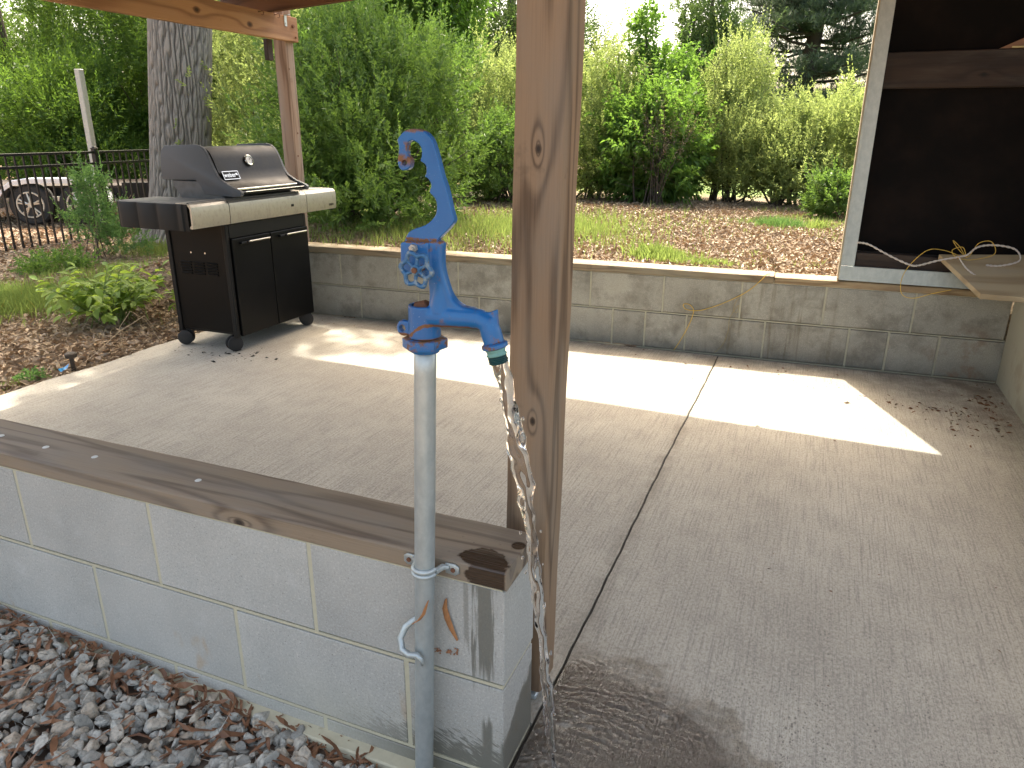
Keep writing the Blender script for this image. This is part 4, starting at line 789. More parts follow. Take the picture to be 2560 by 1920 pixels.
shrub('tree', 'small dark tree standing above the hedge beside the sapling', 'tree', (-1.9, 14.0, .4), [(-1.85, 14.0, 3.15, .62, .6, .78), (-1.7, 14.0, 2.3, .75, .6, .55), (-2.1, 14, 1.5, .9, .6, .7)], 2400, .24, 11, .085, .36, L_FAR, 9, .025, trunk=([(-1.9, 14, .3), (-1.85, 14, 1.8), (-1.85, 14, 3.4)], [.08, .06, .03]), cs=3, cth=-.9)
# woods at the left, behind fence and trailer
WT = ['deep green feathery tree at the far left behind the trailer', 'shaggy green tree above the trailer fender', 'dark leafy tree behind the leaning grey pole', 'light dappled tree close to the left side of the oak', 'green undergrowth tree seen low behind the black fence']
for i, (x, y, h, w) in enumerate([(-14.3, 9.4, 5.4, 1.9), (-12.3, 10.6, 5.8, 1.9), (-10.4, 9.6, 5.0, 1.5), (-9.2, 10.8, 5.2, 1.5), (-11.2, 8.2, 2.2, 1.3)]):
    E = [(x, y, h * .62, w, w * .8, h * .36), (x + w * .4, y - .3, h * .3, w * .8, w * .6, h * .26), (x - w * .5, y - .2, h * .26, w * .8, w * .6, h * .24)]
    shrub('tree', WT[i], 'tree', (x, y, -.1), E, 4200, .34, 10, .10, .3, [L_WOOD, L_WOOD, L_WOOD, L_YEL, L_WOOD][i], 10, .03, trunk=([(x, y, -.15), (x + .1, y, h * .4), (x, y, h * .85)], [.13, .1, .05]), cs=1.9, cth=-.75, shell=.35)
shrub('tree', 'far leafy tree between the oak trunk and the far post', 'tree', (-8.4, 12.4, 0), [(-8.4, 12.4, 3.4, 1.5, 1.2, 1.9), (-7.9, 12.0, 1.6, 1.5, 1.0, 1.1)], 4000, .3, 11, .10, .4, L_WOOD, 10, .03, trunk=([(-8.4, 12.4, -.1), (-8.4, 12.4, 4.4)], [.14, .06]), cs=2.2, cth=-.8)
# pine
pn = thing('pine_tree', 'large dark pine with open layered boughs at the right', 'tree', (-.35, 20, .4)); pV = []; lim = []; PP = []
tr = [(-.35, 20, .3), (-.33, 20, 2), (-.22, 20, 3.6), (-.1, 20, 5.4), (-.1, 20, 7.0)]
for i in range(135):
    z = rng.uniform(1.6, 6.8); a = rng.uniform(0, 2 * math.pi); ln = (1.75 - .10 * abs(z - 3)) * rng.uniform(.6, 1.15) * (1.1 if z < 2.9 else 1); x0 = np.interp(z, [.3, 2, 3.6, 5.4, 7], [-.35, -.33, -.22, -.1, -.1])
    b = np.array([x0, 20, z]); e = b + np.array([math.cos(a) * ln, math.sin(a) * ln, rng.uniform(-.25, .5)]); mid = (b + e) / 2 + np.array([0, 0, -.12]); lim.append(tube([b, mid, e], [.045, .03, .012], 5, False))
    for t in np.linspace(.3, 1.05, 13): q = (b + (e - b) * t) + rng.normal(0, 1, (5, 3)) * np.array([.2, .2, .10]) * (.6 + t * .5); PP.append(q)
PP = np.concatenate(PP); V, Fc, a = sprays(PP, np.array([-.3, 20, 3.0]), 15 / 100, 14, .15, .13, up=.7, out=.5, spread=1.0, droop=-.05); fast('crown', V, Fc, L_PINE, pn, a)
mk('trunk', cat(tube(tr, [.26, .22, .17, .1, .04], 12), *lim), simple('dark_pine_bark', (.05, .04, .032), .95, 0, .4, 9), pn, smooth=True)
# distant mass of woods
E = [(x, 27 + 2 * math.sin(x), 2.3 + 1.0 * math.sin(x * .7), 2.6, 1.6, 2.9) for x in np.arange(-44, -9, 2.6)] + [(x, 33, .9, 2.6, 1.5, 1.2 + .25 * math.sin(x * 1.3)) for x in np.arange(-10, 12, 2.6)]
V, Fc, a = sprays(in_ell(E, 15000, .5), np.array([-15, 27, 0]), .5, 9, .24, .5); fast('distant_woods', V, Fc, L_FAR, None, a, label='soft mass of distant woods beyond the lawn', kind='stuff')

# ------------------------------------------------------------------ oak with furrowed bark
def oak():
    n, m = 420, 200; V = np.zeros((m, n, 3)); A = np.zeros((m, n)); cx, cy = -6.20, 5.34
    for i in range(m):
        z = -.15 + 5.2 * (i / (m - 1)) ** 1.15; r = .255 + .02 * math.exp(-max(z - 2.6, 0)) + .20 * math.exp(-max(z + .1, 0) * 4.2) + .02 * math.sin(z)
        th = np.arange(n) * 2 * math.pi / n; flare = 1 + .18 * math.exp(-max(z, 0) * 3.5) * np.sin(th * 5 + 1)
        u = th * .30; w1 = .020 * np.sin(z * 2.6 + u * 9) + .014 * np.sin(z * 7.7 + u * 25) + .012 * np.sin(z * 17 + u * 55)
        w2 = -.020 * np.sin(z * 3.1 + u * 11 + 2) + .015 * np.sin(z * 8.3 + u * 31) - .010 * np.sin(z * 21 + u * 48)
        r1 = np.abs(np.sin((u + w1) / .3 * 17)); r2 = np.abs(np.sin((u + w2) / .3 * 13 + 1.0))
        f = np.clip(1.5 * np.minimum(r1, r2 + .25) , 0, 1) ** .7; f = f * (1 - .35 * (np.sin(z * 31 + 6 * np.sin(u * 40)) > .93))
        rr = r * flare + .034 * (f - .5); V[i] = np.stack([cx + .125 * max(z, 0) + rr * np.cos(th), cy + .05 * max(z, 0) + rr * np.sin(th), np.full(n, z)], 1); A[i] = f
    idx = np.arange(m * n).reshape(m, n); nx_ = np.roll(idx, -1, 1)
    return V.reshape(-1, 3), np.stack([idx[:-1].ravel(), nx_[:-1].ravel(), nx_[1:].ravel(), idx[1:].ravel()], 1), A.ravel()
ok = thing('oak_tree', 'thick grey furrowed oak trunk rising behind the grill', 'tree', (-6.42, 5.25, -.05))
V, Fc, a = oak(); fast('trunk', V, Fc, OAK, ok, a, smooth=True)
lims = []
OE = [(-5.8, 5.5, 6.6, 2.7, 2.4, 1.3), (-7.8, 6.5, 6.0, 1.8, 1.6, 1.0), (-3.9, 6.1, 6.6, 1.15, 1.1, .6)] * 1 + [(-4.0, 6.1, 6.9, 1.1, 1.1, .7)] * 2  # last lobes: unseen boughs added to dapple the sun on the slab
P = in_ell(OE, 3300, .2, 1.6, -.4)
for i in range(14): e = P[rng.integers(len(P))]; b = np.array([-5.62, 5.58, rng.uniform(4.4, 5.0)]); lims.append(tube([b, (b + e) / 2 + np.array([0, 0, .3]), e], [.12, .07, .02], 7, False))
mk('limbs', cat(*lims), BARK, ok, smooth=True)
V, Fc, a = sprays(P, np.array([-6.4, 5.3, 5.4]), .3, 10, .12, .5); fast('crown', V, Fc, L_BROAD, ok, a)
V, Fc, a = sprays(np.array([[-5.85, 5.12, 1.15], [-5.9, 5.1, .95], [-5.84, 5.12, 1.0], [-5.62, 5.15, 1.62], [-5.64, 5.15, 1.55]]), np.array([-6.4, 5.4, .8]), .14, 9, .05, .45); fast('bark_sprouts', V, Fc, L_YEL, ok, a, kind='stuff')

# ------------------------------------------------------------------ fence, pole, trailer
IRON = simple('black_painted_iron', (.012, .013, .014), .35, .2, .2, 40)
f0 = np.array([-6.86, 3.2]); f1 = np.array([-7.42, 6.9]); fd = (f1 - f0) / np.linalg.norm(f1 - f0); FL = float(np.linalg.norm(f1 - f0)); rzf = math.atan2(fd[1], fd[0])
fe = thing('iron_fence', 'black iron picket fence in front of the trailer', 'fence', (f0[0], f0[1], -.07), rz=rzf)
for z in (.965, .845, .04): mk('rail', box(0, FL, -.014, .014, z - .013, z + .013, .002), IRON, fe, local=True)
pk = mesh('picket', *box(-.008, .008, -.008, .008, -.45, .45), IRON)
s = .05
while s < FL:
    if abs(s - 2.02) > .06: link('picket', pk, fe, (s, 0, .512), True)
    s += .102
for s in (2.02, 4.3 if FL > 4.3 else FL): mk('fence_post', cat(box(s - .026, s + .026, -.026, .026, -.1, 1.0, .002), box(s - .031, s + .031, -.031, .031, 1.0, 1.012, .003), box(s - .02, s + .02, -.02, .02, 1.012, 1.026, .006)), IRON, fe, local=True)
pole = tag(mk('metal_pole', box(-8.215, -8.13, 5.96, 6.03, -.1, 1.83, .006), simple('pale_weathered_pole', (.42, .42, .37), .6, .2, .3, 30)), label='pale grey square pole standing behind the black fence', cat='pole')
tr_ = thing('utility_trailer', 'black tandem axle trailer with silver fender behind the fence', 'trailer', (-8.8, 5.8, -.05))
e = Vector((.85, .53, 0)).normalized(); nn = Vector((.53, -.85, 0)).normalized(); B0 = Vector((-9.06, 5.67, .22))
def TP(s, t, z): v = B0 + e * s + nn * t; return (v.x, v.y, z)
TM = Matrix((e, -nn, Vector((0, 0, 1)))).transposed().to_4x4(); TM.translation = (B0.x, B0.y, 0)
RIM = simple('cast_rim', (.55, .53, .47), .35, .6, .2, 30); SILV = simple('silver_fender', (.62, .64, .68), .35, .6, .1, 20)
for s in (0, .60):
    c = Vector(TP(s, 0, .205)); w = mk('wheel', cat(tube([c - nn * .18, c - nn * .17, c - nn * .02, c + nn * .0, c + nn * .002], [.20, .262, .262, .235, .165], 36)), RUBBER, tr_, auto=30)
    rm = mk('rim', cat(torus(c + nn * .004, nn, .158, .012, 32, 6), cyl(c - nn * .05, c - nn * .03, .15, 24)), RIM, w, auto=40)
    for k_ in range(5):
        a = k_ * 2 * math.pi / 5 + .3 + s
        for da in (-.16, .16): mk('spoke', tube([c + nn * .006 + e * .03 * math.cos(a) + Vector((0, 0, .03 * math.sin(a))), c - nn * .002 + e * .155 * math.cos(a + da) + Vector((0, 0, .155 * math.sin(a + da)))], [.013, .011], 6), RIM, rm) if False else None
    sp = [tube([c + nn * .006 + e * .03 * math.cos(a) + Vector((0, 0, .03 * math.sin(a))), c - nn * .002 + e * .155 * math.cos(a + da) + Vector((0, 0, .155 * math.sin(a + da)))], [.014, .012], 6) for a in [k_ * 2 * math.pi / 5 + .3 + s for k_ in range(5)] for da in (-.16, .16)]
    mk('rim_spokes', cat(*sp, cyl(c - nn * .02, c + nn * .012, .035, 14)), RIM, w)
fpz = [(-.40, .16), (-.36, .30), (-.28, .42), (-.16, .50), (0, .525), (.60, .525), (.76, .50), (.88, .42), (.98, .28), (1.05, .12)]
V = []; Fc = []
for (s, z) in fpz: V += [TP(s, .05, z), TP(s, .04, z + .012), TP(s, -.20, z + .012), TP(s, -.20, z)]
for i in range(len(fpz) - 1):
    for j in range(4): p = i * 4 + j; q = i * 4 + (j + 1) % 4; Fc.append((p, q, q + 4, p + 4))
mk('fender', (V, Fc), SILV, tr_); mk('fender_skirt', cat(*[([TP(s, .052, z + .006), TP(s2, .052, z2 + .006), TP(s2, .052, z2 - .05), TP(s, .052, z - .05)], [(0, 1, 2, 3)]) for (s, z), (s2, z2) in zip(fpz[:-1], fpz[1:])]), SILV, tr_)
mk('frame_rail', rot(box(-2.6, 3.4, .22, .28, .28, .40, .004), TM), BLACKM, tr_); mk('frame_rail', rot(box(-2.6, 3.4, 1.5, 1.56, .28, .40, .004), TM), BLACKM, tr_)
mk('deck', rot(box(-2.6, 3.4, .2, 1.58, .401, .43), TM), WDARK, tr_); mk('side_rail', rot(box(1.1, 3.4, .12, .19, .20, .47, .005), TM), BLACKM, tr_)
mk('rail_cap', rot(box(1.9, 3.4, .10, .2, .472, .50, .003), TM), SILV, tr_); mk('marker_plate', rot(box(1.62, 1.72, .09, .118, .24, .40, .004), TM), WHITE, tr_)
mk('axle_link', rot(box(.2, .4, .08, .13, .24, .30, .004), TM), RIM, tr_)

# ------------------------------------------------------------------ plants on the left mulch
bl = thing('leafy_plant', 'lime green broad leaved plant beside the grill cart', 'plant', (-3.62, 2.25, 0)); 
def bigleaf(L, W):
    ys_ = np.linspace(0, 1, 8); V = []; Fc = []
    for i, t in enumerate(ys_):
        w = W * .5 * math.sin(math.pi * min(1, t * .93 + .035)) ** .8 * (1 - .25 * t); z = -.30 * L * t * t
        V += [(-w, L * t, z + w * .28), (0, L * t, z), (w, L * t, z + w * .28)]
    for i in range(7): a = i * 3; Fc += [(a, a + 1, a + 4, a + 3), (a + 1, a + 2, a + 5, a + 4)]
    return V, Fc
LM = [mesh('leaf', *bigleaf(l, w), L_BIG, True) for l, w in ((.085, .05), (.10, .055), (.07, .042), (.115, .052))]
for lm in LM:
    at = lm.attributes.new('rnd', 'FLOAT', 'POINT'); at.data.foreach_set('value', np.full(len(lm.vertices), rng.uniform(.2, .9)))
stv = []; nleaf = 0
for i in range(64):
    b = np.array([-3.62 + rng.normal(0, .05), 2.25 + rng.normal(0, .05), -.02]); a = rng.uniform(0, 2 * math.pi); ln = rng.uniform(.12, .42); e_ = b + np.array([math.cos(a) * ln * 1.0, math.sin(a) * ln * .8, rng.uniform(.15, .42) * (1.15 - ln)]); m_ = (b + e_) / 2 + np.array([0, 0, .1])
    pts = [(1 - t) ** 2 * b + 2 * t * (1 - t) * m_ + t * t * e_ for t in np.linspace(0, 1, 6)]; stv.append(tube(pts, [.0035, .003, .0028, .0024, .002, .0015], 5, False))
    for t in np.linspace(.35, 1, 8):
        q = (1 - t) ** 2 * b + 2 * t * (1 - t) * m_ + t * t * e_; o = link('leaf', LM[nleaf % 4], bl, q); nleaf += 1
        o.rotation_euler = (rng.uniform(-.6, .7), rng.uniform(-.6, .6), a - math.pi / 2 + rng.normal(0, .9)); o.scale = (.82,) * 3 if t < .9 else (.62,) * 3
mk('stems', cat(*stv), simple('green_stem', (.12, .18, .04), .6), bl)
shrub('leafy_plant', 'low light green plant tucked against the grill side panel', 'plant', (-3.15, 2.75, 0), [(-3.15, 2.75, .2, .24, .3, .2), (-3.35, 3.1, .22, .3, .25, .2)], 330, .12, 10, .045, .45, L_BIG, 10, .004, zmin=0)
shrub('sapling', 'feathery pale sapling growing against the black fence', 'tree', (-5.85, 4.0, -.05), [(-5.97, 4.12, .60, .15, .13, .13), (-5.85, 4.06, .68, .12, .11, .09), (-5.9, 4.08, .45, .09, .09, .1)], 130, .10, 10, .05, .32, L_FERN, 5, .006, droop=.3)
shrub('leafy_plant', 'loose pale green plant at the fence foot below the pole', 'plant', (-5.9, 4.1, -.05), [(-5.95, 4.15, .28, .3, .25, .2), (-5.7, 4.2, .12, .22, .2, .12)], 300, .11, 10, .045, .35, L_FERN, 8, .004)
shrub('leafy_plant', 'small rust red seedling beside the pole foot', 'plant', (-6.1, 4.5, -.05), [(-6.1, 4.55, .32, .08, .08, .14)], 40, .08, 9, .035, .4, L_DRY, 4, .003)
shrub('leafy_plant', 'low dark green weed at the bottom rail of the fence', 'plant', (-5.6, 3.3, -.05), [(-5.6, 3.35, .02, .3, .25, .09)], 220, .08, 10, .04, .45, L_DENSE, 4, .003)
shrub('leafy_plant', 'leafy sprig at the left edge of the picture', 'plant', (-5.3, 2.35, -.05), [(-5.3, 2.35, .15, .12, .12, .16)], 60, .1, 8, .07, .5, L_BIG, 4, .004)
shrub('leafy_plant', 'tiny ground weed at the slab edge by the sprinkler', 'plant', (-3.0, 1.25, -.03), [(-3.02, 1.27, .0, .07, .05, .015)], 30, .03, 7, .022, .6, L_FERN, 0, .003)

# ------------------------------------------------------------------ grass
def blades(n, fx, lo, hi, wid=.006, lean=.5):
    P = fx(n); n = len(P); a = rng.uniform(0, 2 * math.pi, n); h = rng.uniform(lo, hi, n); d = np.stack([np.cos(a), np.sin(a), np.zeros(n)], 1); le = rng.uniform(0, lean, n)
    D = nrmz(np.stack([d[:, 0] * le, d[:, 1] * le, np.ones(n)], 1)); return leaves(P, D, h, np.full(n, wid) * rng.uniform(.6, 1.3, n), rng.uniform(0, 1, n), fold=.1, droop=.12)
def patch(cx, cy, rx, ry): 
    def f(n):
        p = rng.normal(0, .5, (n, 2)) * np.array([rx, ry]) + np.array([cx, cy]); return np.stack([p[:, 0], p[:, 1], hgt(p[:, 0], p[:, 1]) - .005], 1)
    return f
def multi(fs):
    Vs = []; Fs = []; As = []; o = 0
    for V, Fc, a in fs: Vs.append(V); Fs.append(Fc + o); As.append(a); o += len(V)
    return np.concatenate(Vs), np.concatenate(Fs), np.concatenate(As)
def field(x0, x1, y0, y1, cs, th):
    def f(n):
        p = np.stack([rng.uniform(x0, x1, n), rng.uniform(y0, y1, n), np.zeros(n)], 1); p = p[(clump(p, cs) + .5 * clump(p, cs * 3.1)) > th]; p[:, 2] = hgt(p[:, 0], p[:, 1]) - .005; return p
    return f
V, Fc, a = multi([blades(6500, patch(-2.1, 4.2, 1.2, 1.3), .03, .15), blades(4000, patch(-1.45, 4.6, .6, .8), .03, .12), blades(1200, patch(-.44, 3.5, .16, .12), .04, .10, .008), blades(700, patch(-.2, 3.35, .2, .1), .03, .07), blades(1500, patch(-.1, 5.6, 1.4, .8), .02, .06), blades(5000, field(-2.8, 1.2, 3.2, 7.0, 2.1, .9), .02, .08), blades(2600, field(-1.5, 1.0, 5.3, 6.9, 2.0, .2), .02, .09)])
fast('grass', V, Fc, L_GRASS, None, a, label='patchy green and straw grass on the bank behind the far wall', kind='stuff')
V, Fc, a = multi([blades(3800, patch(-4.62, 2.25, .42, .34), .06, .2, .006, .7), blades(1500, patch(-4.1, 2.5, .3, .2), .05, .13, .006, .8), blades(2200, patch(-5.4, 4.6, .8, .4), .05, .16), blades(1800, patch(-4.9, 3.4, .6, .6), .04, .12), blades(1200, patch(-4.3, 3.3, .5, .3), .04, .1), blades(700, patch(-3.05, 1.15, .05, .22), .01, .04, .005)])
fast('grass', V, Fc, L_GRASS, None, a, label='soft green grass clumps on the mulch left of the slab', kind='stuff')
tf = thing('grass_tussock', 'fine bright green tuft alone on the mulch by the metal jamb', 'plant', (.12, 5.5, .405)); V, Fc, a = blades(900, patch(.12, 5.5, .2, .12), .05, .14, .004, .9); fast('tuft_blades', V, Fc, L_FERN, tf, a)
tf = thing('grass_tussock', 'coarse grass tuft right behind the far cap board', 'plant', (-.5, 3.55, .405)); V, Fc, a = blades(260, patch(-.5, 3.55, .13, .1), .06, .15, .012, .9); fast('tuft_blades', V, Fc, L_GRASS, tf, a)
tf = thing('grass_tussock', 'small weed tuft between the bright tuft and the jamb', 'plant', (.42, 5.4, .405)); V, Fc, a = blades(150, patch(.42, 5.4, .08, .07), .05, .14, .01, .6); fast('tuft_blades', V, Fc, L_GRASS, tf, a)

# ------------------------------------------------------------------ mulch chips and leaf litter
def chips(n, x0, x1, y0, y1, L0, L1, zo=0, flat=.35, fx=None, ok=None):
    p = np.stack([rng.uniform(x0, x1, n), rng.uniform(y0, y1, n), np.zeros(n)], 1)
    if ok is not None: p = p[ok(p)]
    n = len(p); p[:, 2] = hgt(p[:, 0], p[:, 1]) + zo + rng.uniform(0, .018, n)
    a = rng.uniform(0, 2 * math.pi, n); D = nrmz(np.stack([np.cos(a), np.sin(a), rng.normal(0, flat, n)], 1)); l = rng.uniform(L0, L1, n); return leaves(p, D, l, l * rng.uniform(.22, .6, n), rng.uniform(0, 1, n), fold=.3, droop=.0)
V, Fc, a = chips(85000, -2.85, 1.6, 3.12, 7.4, .014, .046)
fast('mulch', V, Fc, L_DRY, None, a, label='brown chipped mulch and dead leaves on the bank', kind='stuff')
V, Fc, a = multi([chips(30000, -5.2, -2.90, .3, 4.2, .02, .06, ok=lambda p: p[:, 0] < -2.915 + .0 * p[:, 1]), chips(9000, -7.5, -4.6, 2.0, 6.0, .03, .07), chips(9000, -11, -7, 2.5, 8, .04, .09)])
fast('mulch', V, Fc, L_DRY, None, a, label='brown leaf litter left of the slab reaching under the fence', kind='stuff')
# twigs on the litter
tw = []
for i in range(60):
    x = rng.uniform(-5, -2.95); y = rng.uniform(.8, 3.2); a = rng.uniform(0, 3.14); l = rng.uniform(.06, .3); z = float(hgt(x, y)) + .02; d = np.array([math.cos(a), math.sin(a), 0]) * l; tw.append(tube([(x, y, z), (x + d[0] * .5, y + d[1] * .5, z + .025), (x + d[0], y + d[1], z + rng.uniform(0, .05))], [.0022, .002, .001], 4))
mk('twigs', cat(*tw), simple('dry_twig', (.22, .16, .10), .8), None, label='thin dry twigs scattered on the litter', kind='stuff')
for q, l_ in (([(-2.94, 1.72, 0), (-2.96, 1.74, .14), (-2.93, 1.80, .22), (-2.90, 1.86, .16), (-2.92, 1.95, .02)], 'tall arched dry stem at the slab edge beside the grill castor'), ([(-2.95, 1.45, 0), (-2.93, 1.55, .05), (-2.92, 1.7, .13), (-2.95, 1.9, .17), (-2.98, 2.0, .05)], 'low arched dry stem leaning along the slab edge')):
    tag(mk('arched_twig', tube(q, [.0016] * 5, 5), simple('straw', (.42, .32, .2), .7)), label=l_, cat='twig')

# ------------------------------------------------------------------ sprinkler head and blue flag
sp_ = thing('sprinkler_head', 'small brown T shaped sprinkler riser at the slab edge', 'sprinkler', (-2.96, 1.44, -.03))
SPM = simple('dirty_plastic', (.05, .038, .028), .8, 0, .5, 90, .2)
mk('riser', tube([(-2.96, 1.44, -.05), (-2.96, 1.44, .058)], [.011, .010], 12), SPM, sp_); mk('cap', tube([(-2.96, 1.44, .055), (-2.96, 1.44, .06), (-2.96, 1.44, .078), (-2.96, 1.44, .083)], [.012, .026, .029, .022], 14), SPM, sp_)
tag(mk('plastic_scrap', ([(-2.965, 1.375, .0), (-2.955, 1.405, .012), (-2.97, 1.43, .028), (-2.985, 1.41, .012), (-2.975, 1.37, .016)], [(0, 1, 3), (1, 2, 3), (0, 3, 4)]), simple('blue_plastic', (.03, .25, .55), .4)), label='small bright blue plastic scrap beside the sprinkler', cat='scrap')

# ------------------------------------------------------------------ gravel bed
def stone_mesh(i):
    bm = bmesh.new(); k = 15; pts = rng.normal(size=(k, 3)); pts = nrmz(pts) * rng.uniform(.75, 1.1, (k, 1)) * np.array([1, rng.uniform(.62, .95), rng.uniform(.5, .8)])
    for p in pts: bm.verts.new(p)
    r = bmesh.ops.convex_hull(bm, input=bm.verts[:]); bmesh.ops.delete(bm, geom=[v for v in bm.verts if not v.link_faces], context='VERTS')
    bmesh.ops.bevel(bm, geom=bm.edges[:], offset=.07, segments=1, affect='EDGES'); bmesh.ops.triangulate(bm, faces=bm.faces[:]); return frombm(bm)
def m_stone(attr):
    m = M('crushed_stone' + ('_bed' if attr else '')); p = m.pos()[3]
    r = m.nd('ShaderNodeAttribute', attribute_name='rnd').outputs['Fac'] if attr else m.nd('ShaderNodeObjectInfo').outputs['Random']
    n = m.noise(p, 130, 5, .7); n2 = m.noise(p, 520, 2); c = m.mix(m.ss(r, .0, .55), (.28, .265, .23), (.50, .48, .42)); c = m.mix(m.ss(r, .55, .9), c, (.50, .42, .32))
    c = m.mix(m.mul(m.ss(n, .42, .66), .65), c, (.15, .15, .135)); c = m.mix(m.mul(m.ss(n2, .6, .7), .5), c, (.5, .5, .47)); m.set(c, .82); m.bump(m.ma('ADD', n, m.ma('MULTIPLY', n2, .4)), .6, .004); return m.m
STN, STNB = m_stone(False), m_stone(True)
SMS = [stone_mesh(i) for i in range(14)]; SME = [mesh('stone', v, f, STN) for v, f in SMS]
gb_ = mk('gravel_bed', box(-1.75, -.002, -1.0, -.001, -.13, -.058), simple('dark_soil', (.12, .085, .06), .95), None, label='bed of angular grey gravel with dead leaves before the wall', kind='structure')
cc = np.array([.408, -.97, 1.139]); cand = []
def bedz(x, y): return -.064 + .036 * (-x - .2) + .006 * math.sin(x * 9) * math.sin(y * 11)
for i in range(7200):
    x = rng.uniform(-1.7, -.02); y = rng.uniform(-.85, -.005); r = float(np.clip(rng.lognormal(math.log(.0145), .34), .006, .027)); lay = rng.integers(0, 3); x = -1.7 + 1.68 * abs(rng.uniform()) if y > -.45 else x; z = bedz(x, y) + r * .4 + [-.012, 0, .006][lay]
    if y > -.04: z -= .006
    if math.hypot(x + .155, y + .03) < .024 + r or y > -.002 - r * .8 or x > -.004 - r: continue
    cand.append((x, y, z, r, lay))
def vis(c): 
    v = Vector(c[:3]) - co.location; d = v.dot(F); px = v.dot(X) / d * 1582.7; py = -v.dot(U) / d * 1582.7; return (abs(px) < 1120 and abs(py) < 850), c[3] / d * (1.25 if c[4] == 2 else 1)
sc_ = sorted([(vis(c)[1] if (vis(c)[0] and c[4] > 0) else 0, i) for i, c in enumerate(cand)], reverse=True); top = set(i for _, i in sc_[:300])
Vs, Fs, As = [], [], []; off = 0
for i, c in enumerate(cand):
    eu = Matrix.Rotation(rng.uniform(0, 6.28), 3, 'Z') @ Matrix.Rotation(rng.normal(0, .5), 3, 'X') @ Matrix.Rotation(rng.normal(0, .5), 3, 'Y'); k_ = i % 14
    if i in top:
        o = link('stone', SME[k_], gb_, c[:3]); o.rotation_euler = eu.to_euler(); o.scale = (c[3],) * 3
    else:
        v = np.array(SMS[k_][0]) @ np.array(eu).T * c[3] + np.array(c[:3]); Vs.append(v); Fs.append(np.array(SMS[k_][1]) + off); off += len(v); As.append(np.full(len(v), rng.uniform()))
o = fast('gravel_fill', np.concatenate(Vs), np.concatenate(Fs), STNB, gb_, np.concatenate(As), kind='stuff')
# dead strap leaves over the gravel
def straps(n, x0, x1, y0, y1, l0, l1, zo=.012, w=.006):
    V = []; Fc = []; A = []
    for i in range(n):
        x = rng.uniform(x0, x1); y = rng.uniform(y0, y1); a = rng.uniform(0, 6.28); l = rng.uniform(l0, l1); ww = w * rng.uniform(.4, 1.2); z = bedz(x, y) + zo + rng.uniform(-.008, .012); cv = rng.normal(0, .5); ti = rng.normal(0, .25); rr = rng.uniform(); n0 = len(V)
        for j in range(5):
            t = j / 4; aa = a + cv * t; px_ = x + l * t * math.cos(aa); py_ = min(y + l * t * math.sin(aa), -.004); pz = z + l * t * ti * (1 - t * .7) + .003 * math.sin(t * 7 + i); s = ww * math.sin(math.pi * (t * .86 + .07)); tt = rng.normal(0, .4)
            V += [(px_ - s * math.sin(aa), min(py_ + s * math.cos(aa), -.004), pz + s * tt), (px_ + s * math.sin(aa), min(py_ - s * math.cos(aa), -.004), pz - s * tt)]; A += [rr, rr]
        for j in range(4): q = n0 + j * 2; Fc.append((q, q + 1, q + 3, q + 2))
    return np.array(V), np.array(Fc), np.array(A)
V, Fc, A = straps(1150, -1.7, -.05, -.85, -.01, .03, .10, .016); V2, F2, A2 = straps(420, -1.7, -.1, -.06, -.004, .02, .07, .008, .004)
fast('dead_leaves', np.concatenate([V, V2]), np.concatenate([F2 * 0 + Fc[:len(F2)] * 0 + 0, F2 + len(V)])[len(F2):] if False else np.concatenate([Fc, F2 + len(V)]), L_STRAW, gb_, np.concatenate([A, A2]), kind='stuff')

# ------------------------------------------------------------------ single leaves and debris
def curl(pts, wd): 
    V = []; Fc = []
    for i, p in enumerate(pts):
        t = i / (len(pts) - 1); s = wd * math.sin(math.pi * (t * .9 + .05)) ** .7; V += [(p[0] - s, p[1] + .002, p[2] - s * .3), (p[0], p[1] - .0015, p[2]), (p[0] + s, p[1] + .002, p[2] + s * .3)]
    for i in range(len(pts) - 1): a = i * 3; Fc += [(a, a + 1, a + 4, a + 3), (a + 1, a + 2, a + 5, a + 4)]
    return V, Fc
LEAF1 = simple('orange_dead_leaf', (.36, .16, .06), .7, 0, .4, 120, .2)
tag(mk('dead_leaf', curl([(-.109, -.006, .366), (-.112, -.007, .345), (-.1075, -.007, .325), (-.099, -.007, .303), (-.0886, -.006, .2838)], .0062), LEAF1, smooth=True), label='orange brown curled leaf stuck to the block right of the pipe', cat='leaf')
tag(mk('dead_leaf', curl([(-.1146, -.058, .3951), (-.1205, -.059, .378), (-.1245, -.060, .3647), (-.134, -.060, .350), (-.1481, -.058, .3375)], .0036), LEAF1, smooth=True), label='thin dry leaf caught across the front of the pipe', cat='leaf')
db = []
for cx in (-.133, -.128, -.108, -.104, -.092):
    for _ in range(7): p = (cx + rng.normal(0, .003), -.003, .25 + rng.normal(0, .003) + (cx + .12) * .2); r = rng.uniform(.0008, .0022); db.append(([(v[0] * r + p[0], v[1] * r + p[1], v[2] * r + p[2]) for v in ICO[0]], ICO[1]))
mk('dirt_crumbs', cat(*db), simple('red_dirt', (.30, .14, .07), .9), None, label='reddish dirt crumbs stuck on the block face by the pipe', kind='stuff')
def litter(n, cx, cy, sx, sy, l0, l1, z=.002):
    P = np.stack([rng.normal(cx, sx, n), rng.normal(cy, sy, n), np.full(n, z)], 1); P = P[(P[:, 0] < 1.27) & (P[:, 1] < 2.93)]; n = len(P); a = rng.uniform(0, 6.28, n); D = nrmz(np.stack([np.cos(a), np.sin(a), rng.uniform(0, .25, n)], 1)); l = rng.uniform(l0, l1, n); return leaves(P, D, l, l * rng.uniform(.15, .45, n), rng.uniform(0, .5, n), fold=.2, droop=0)
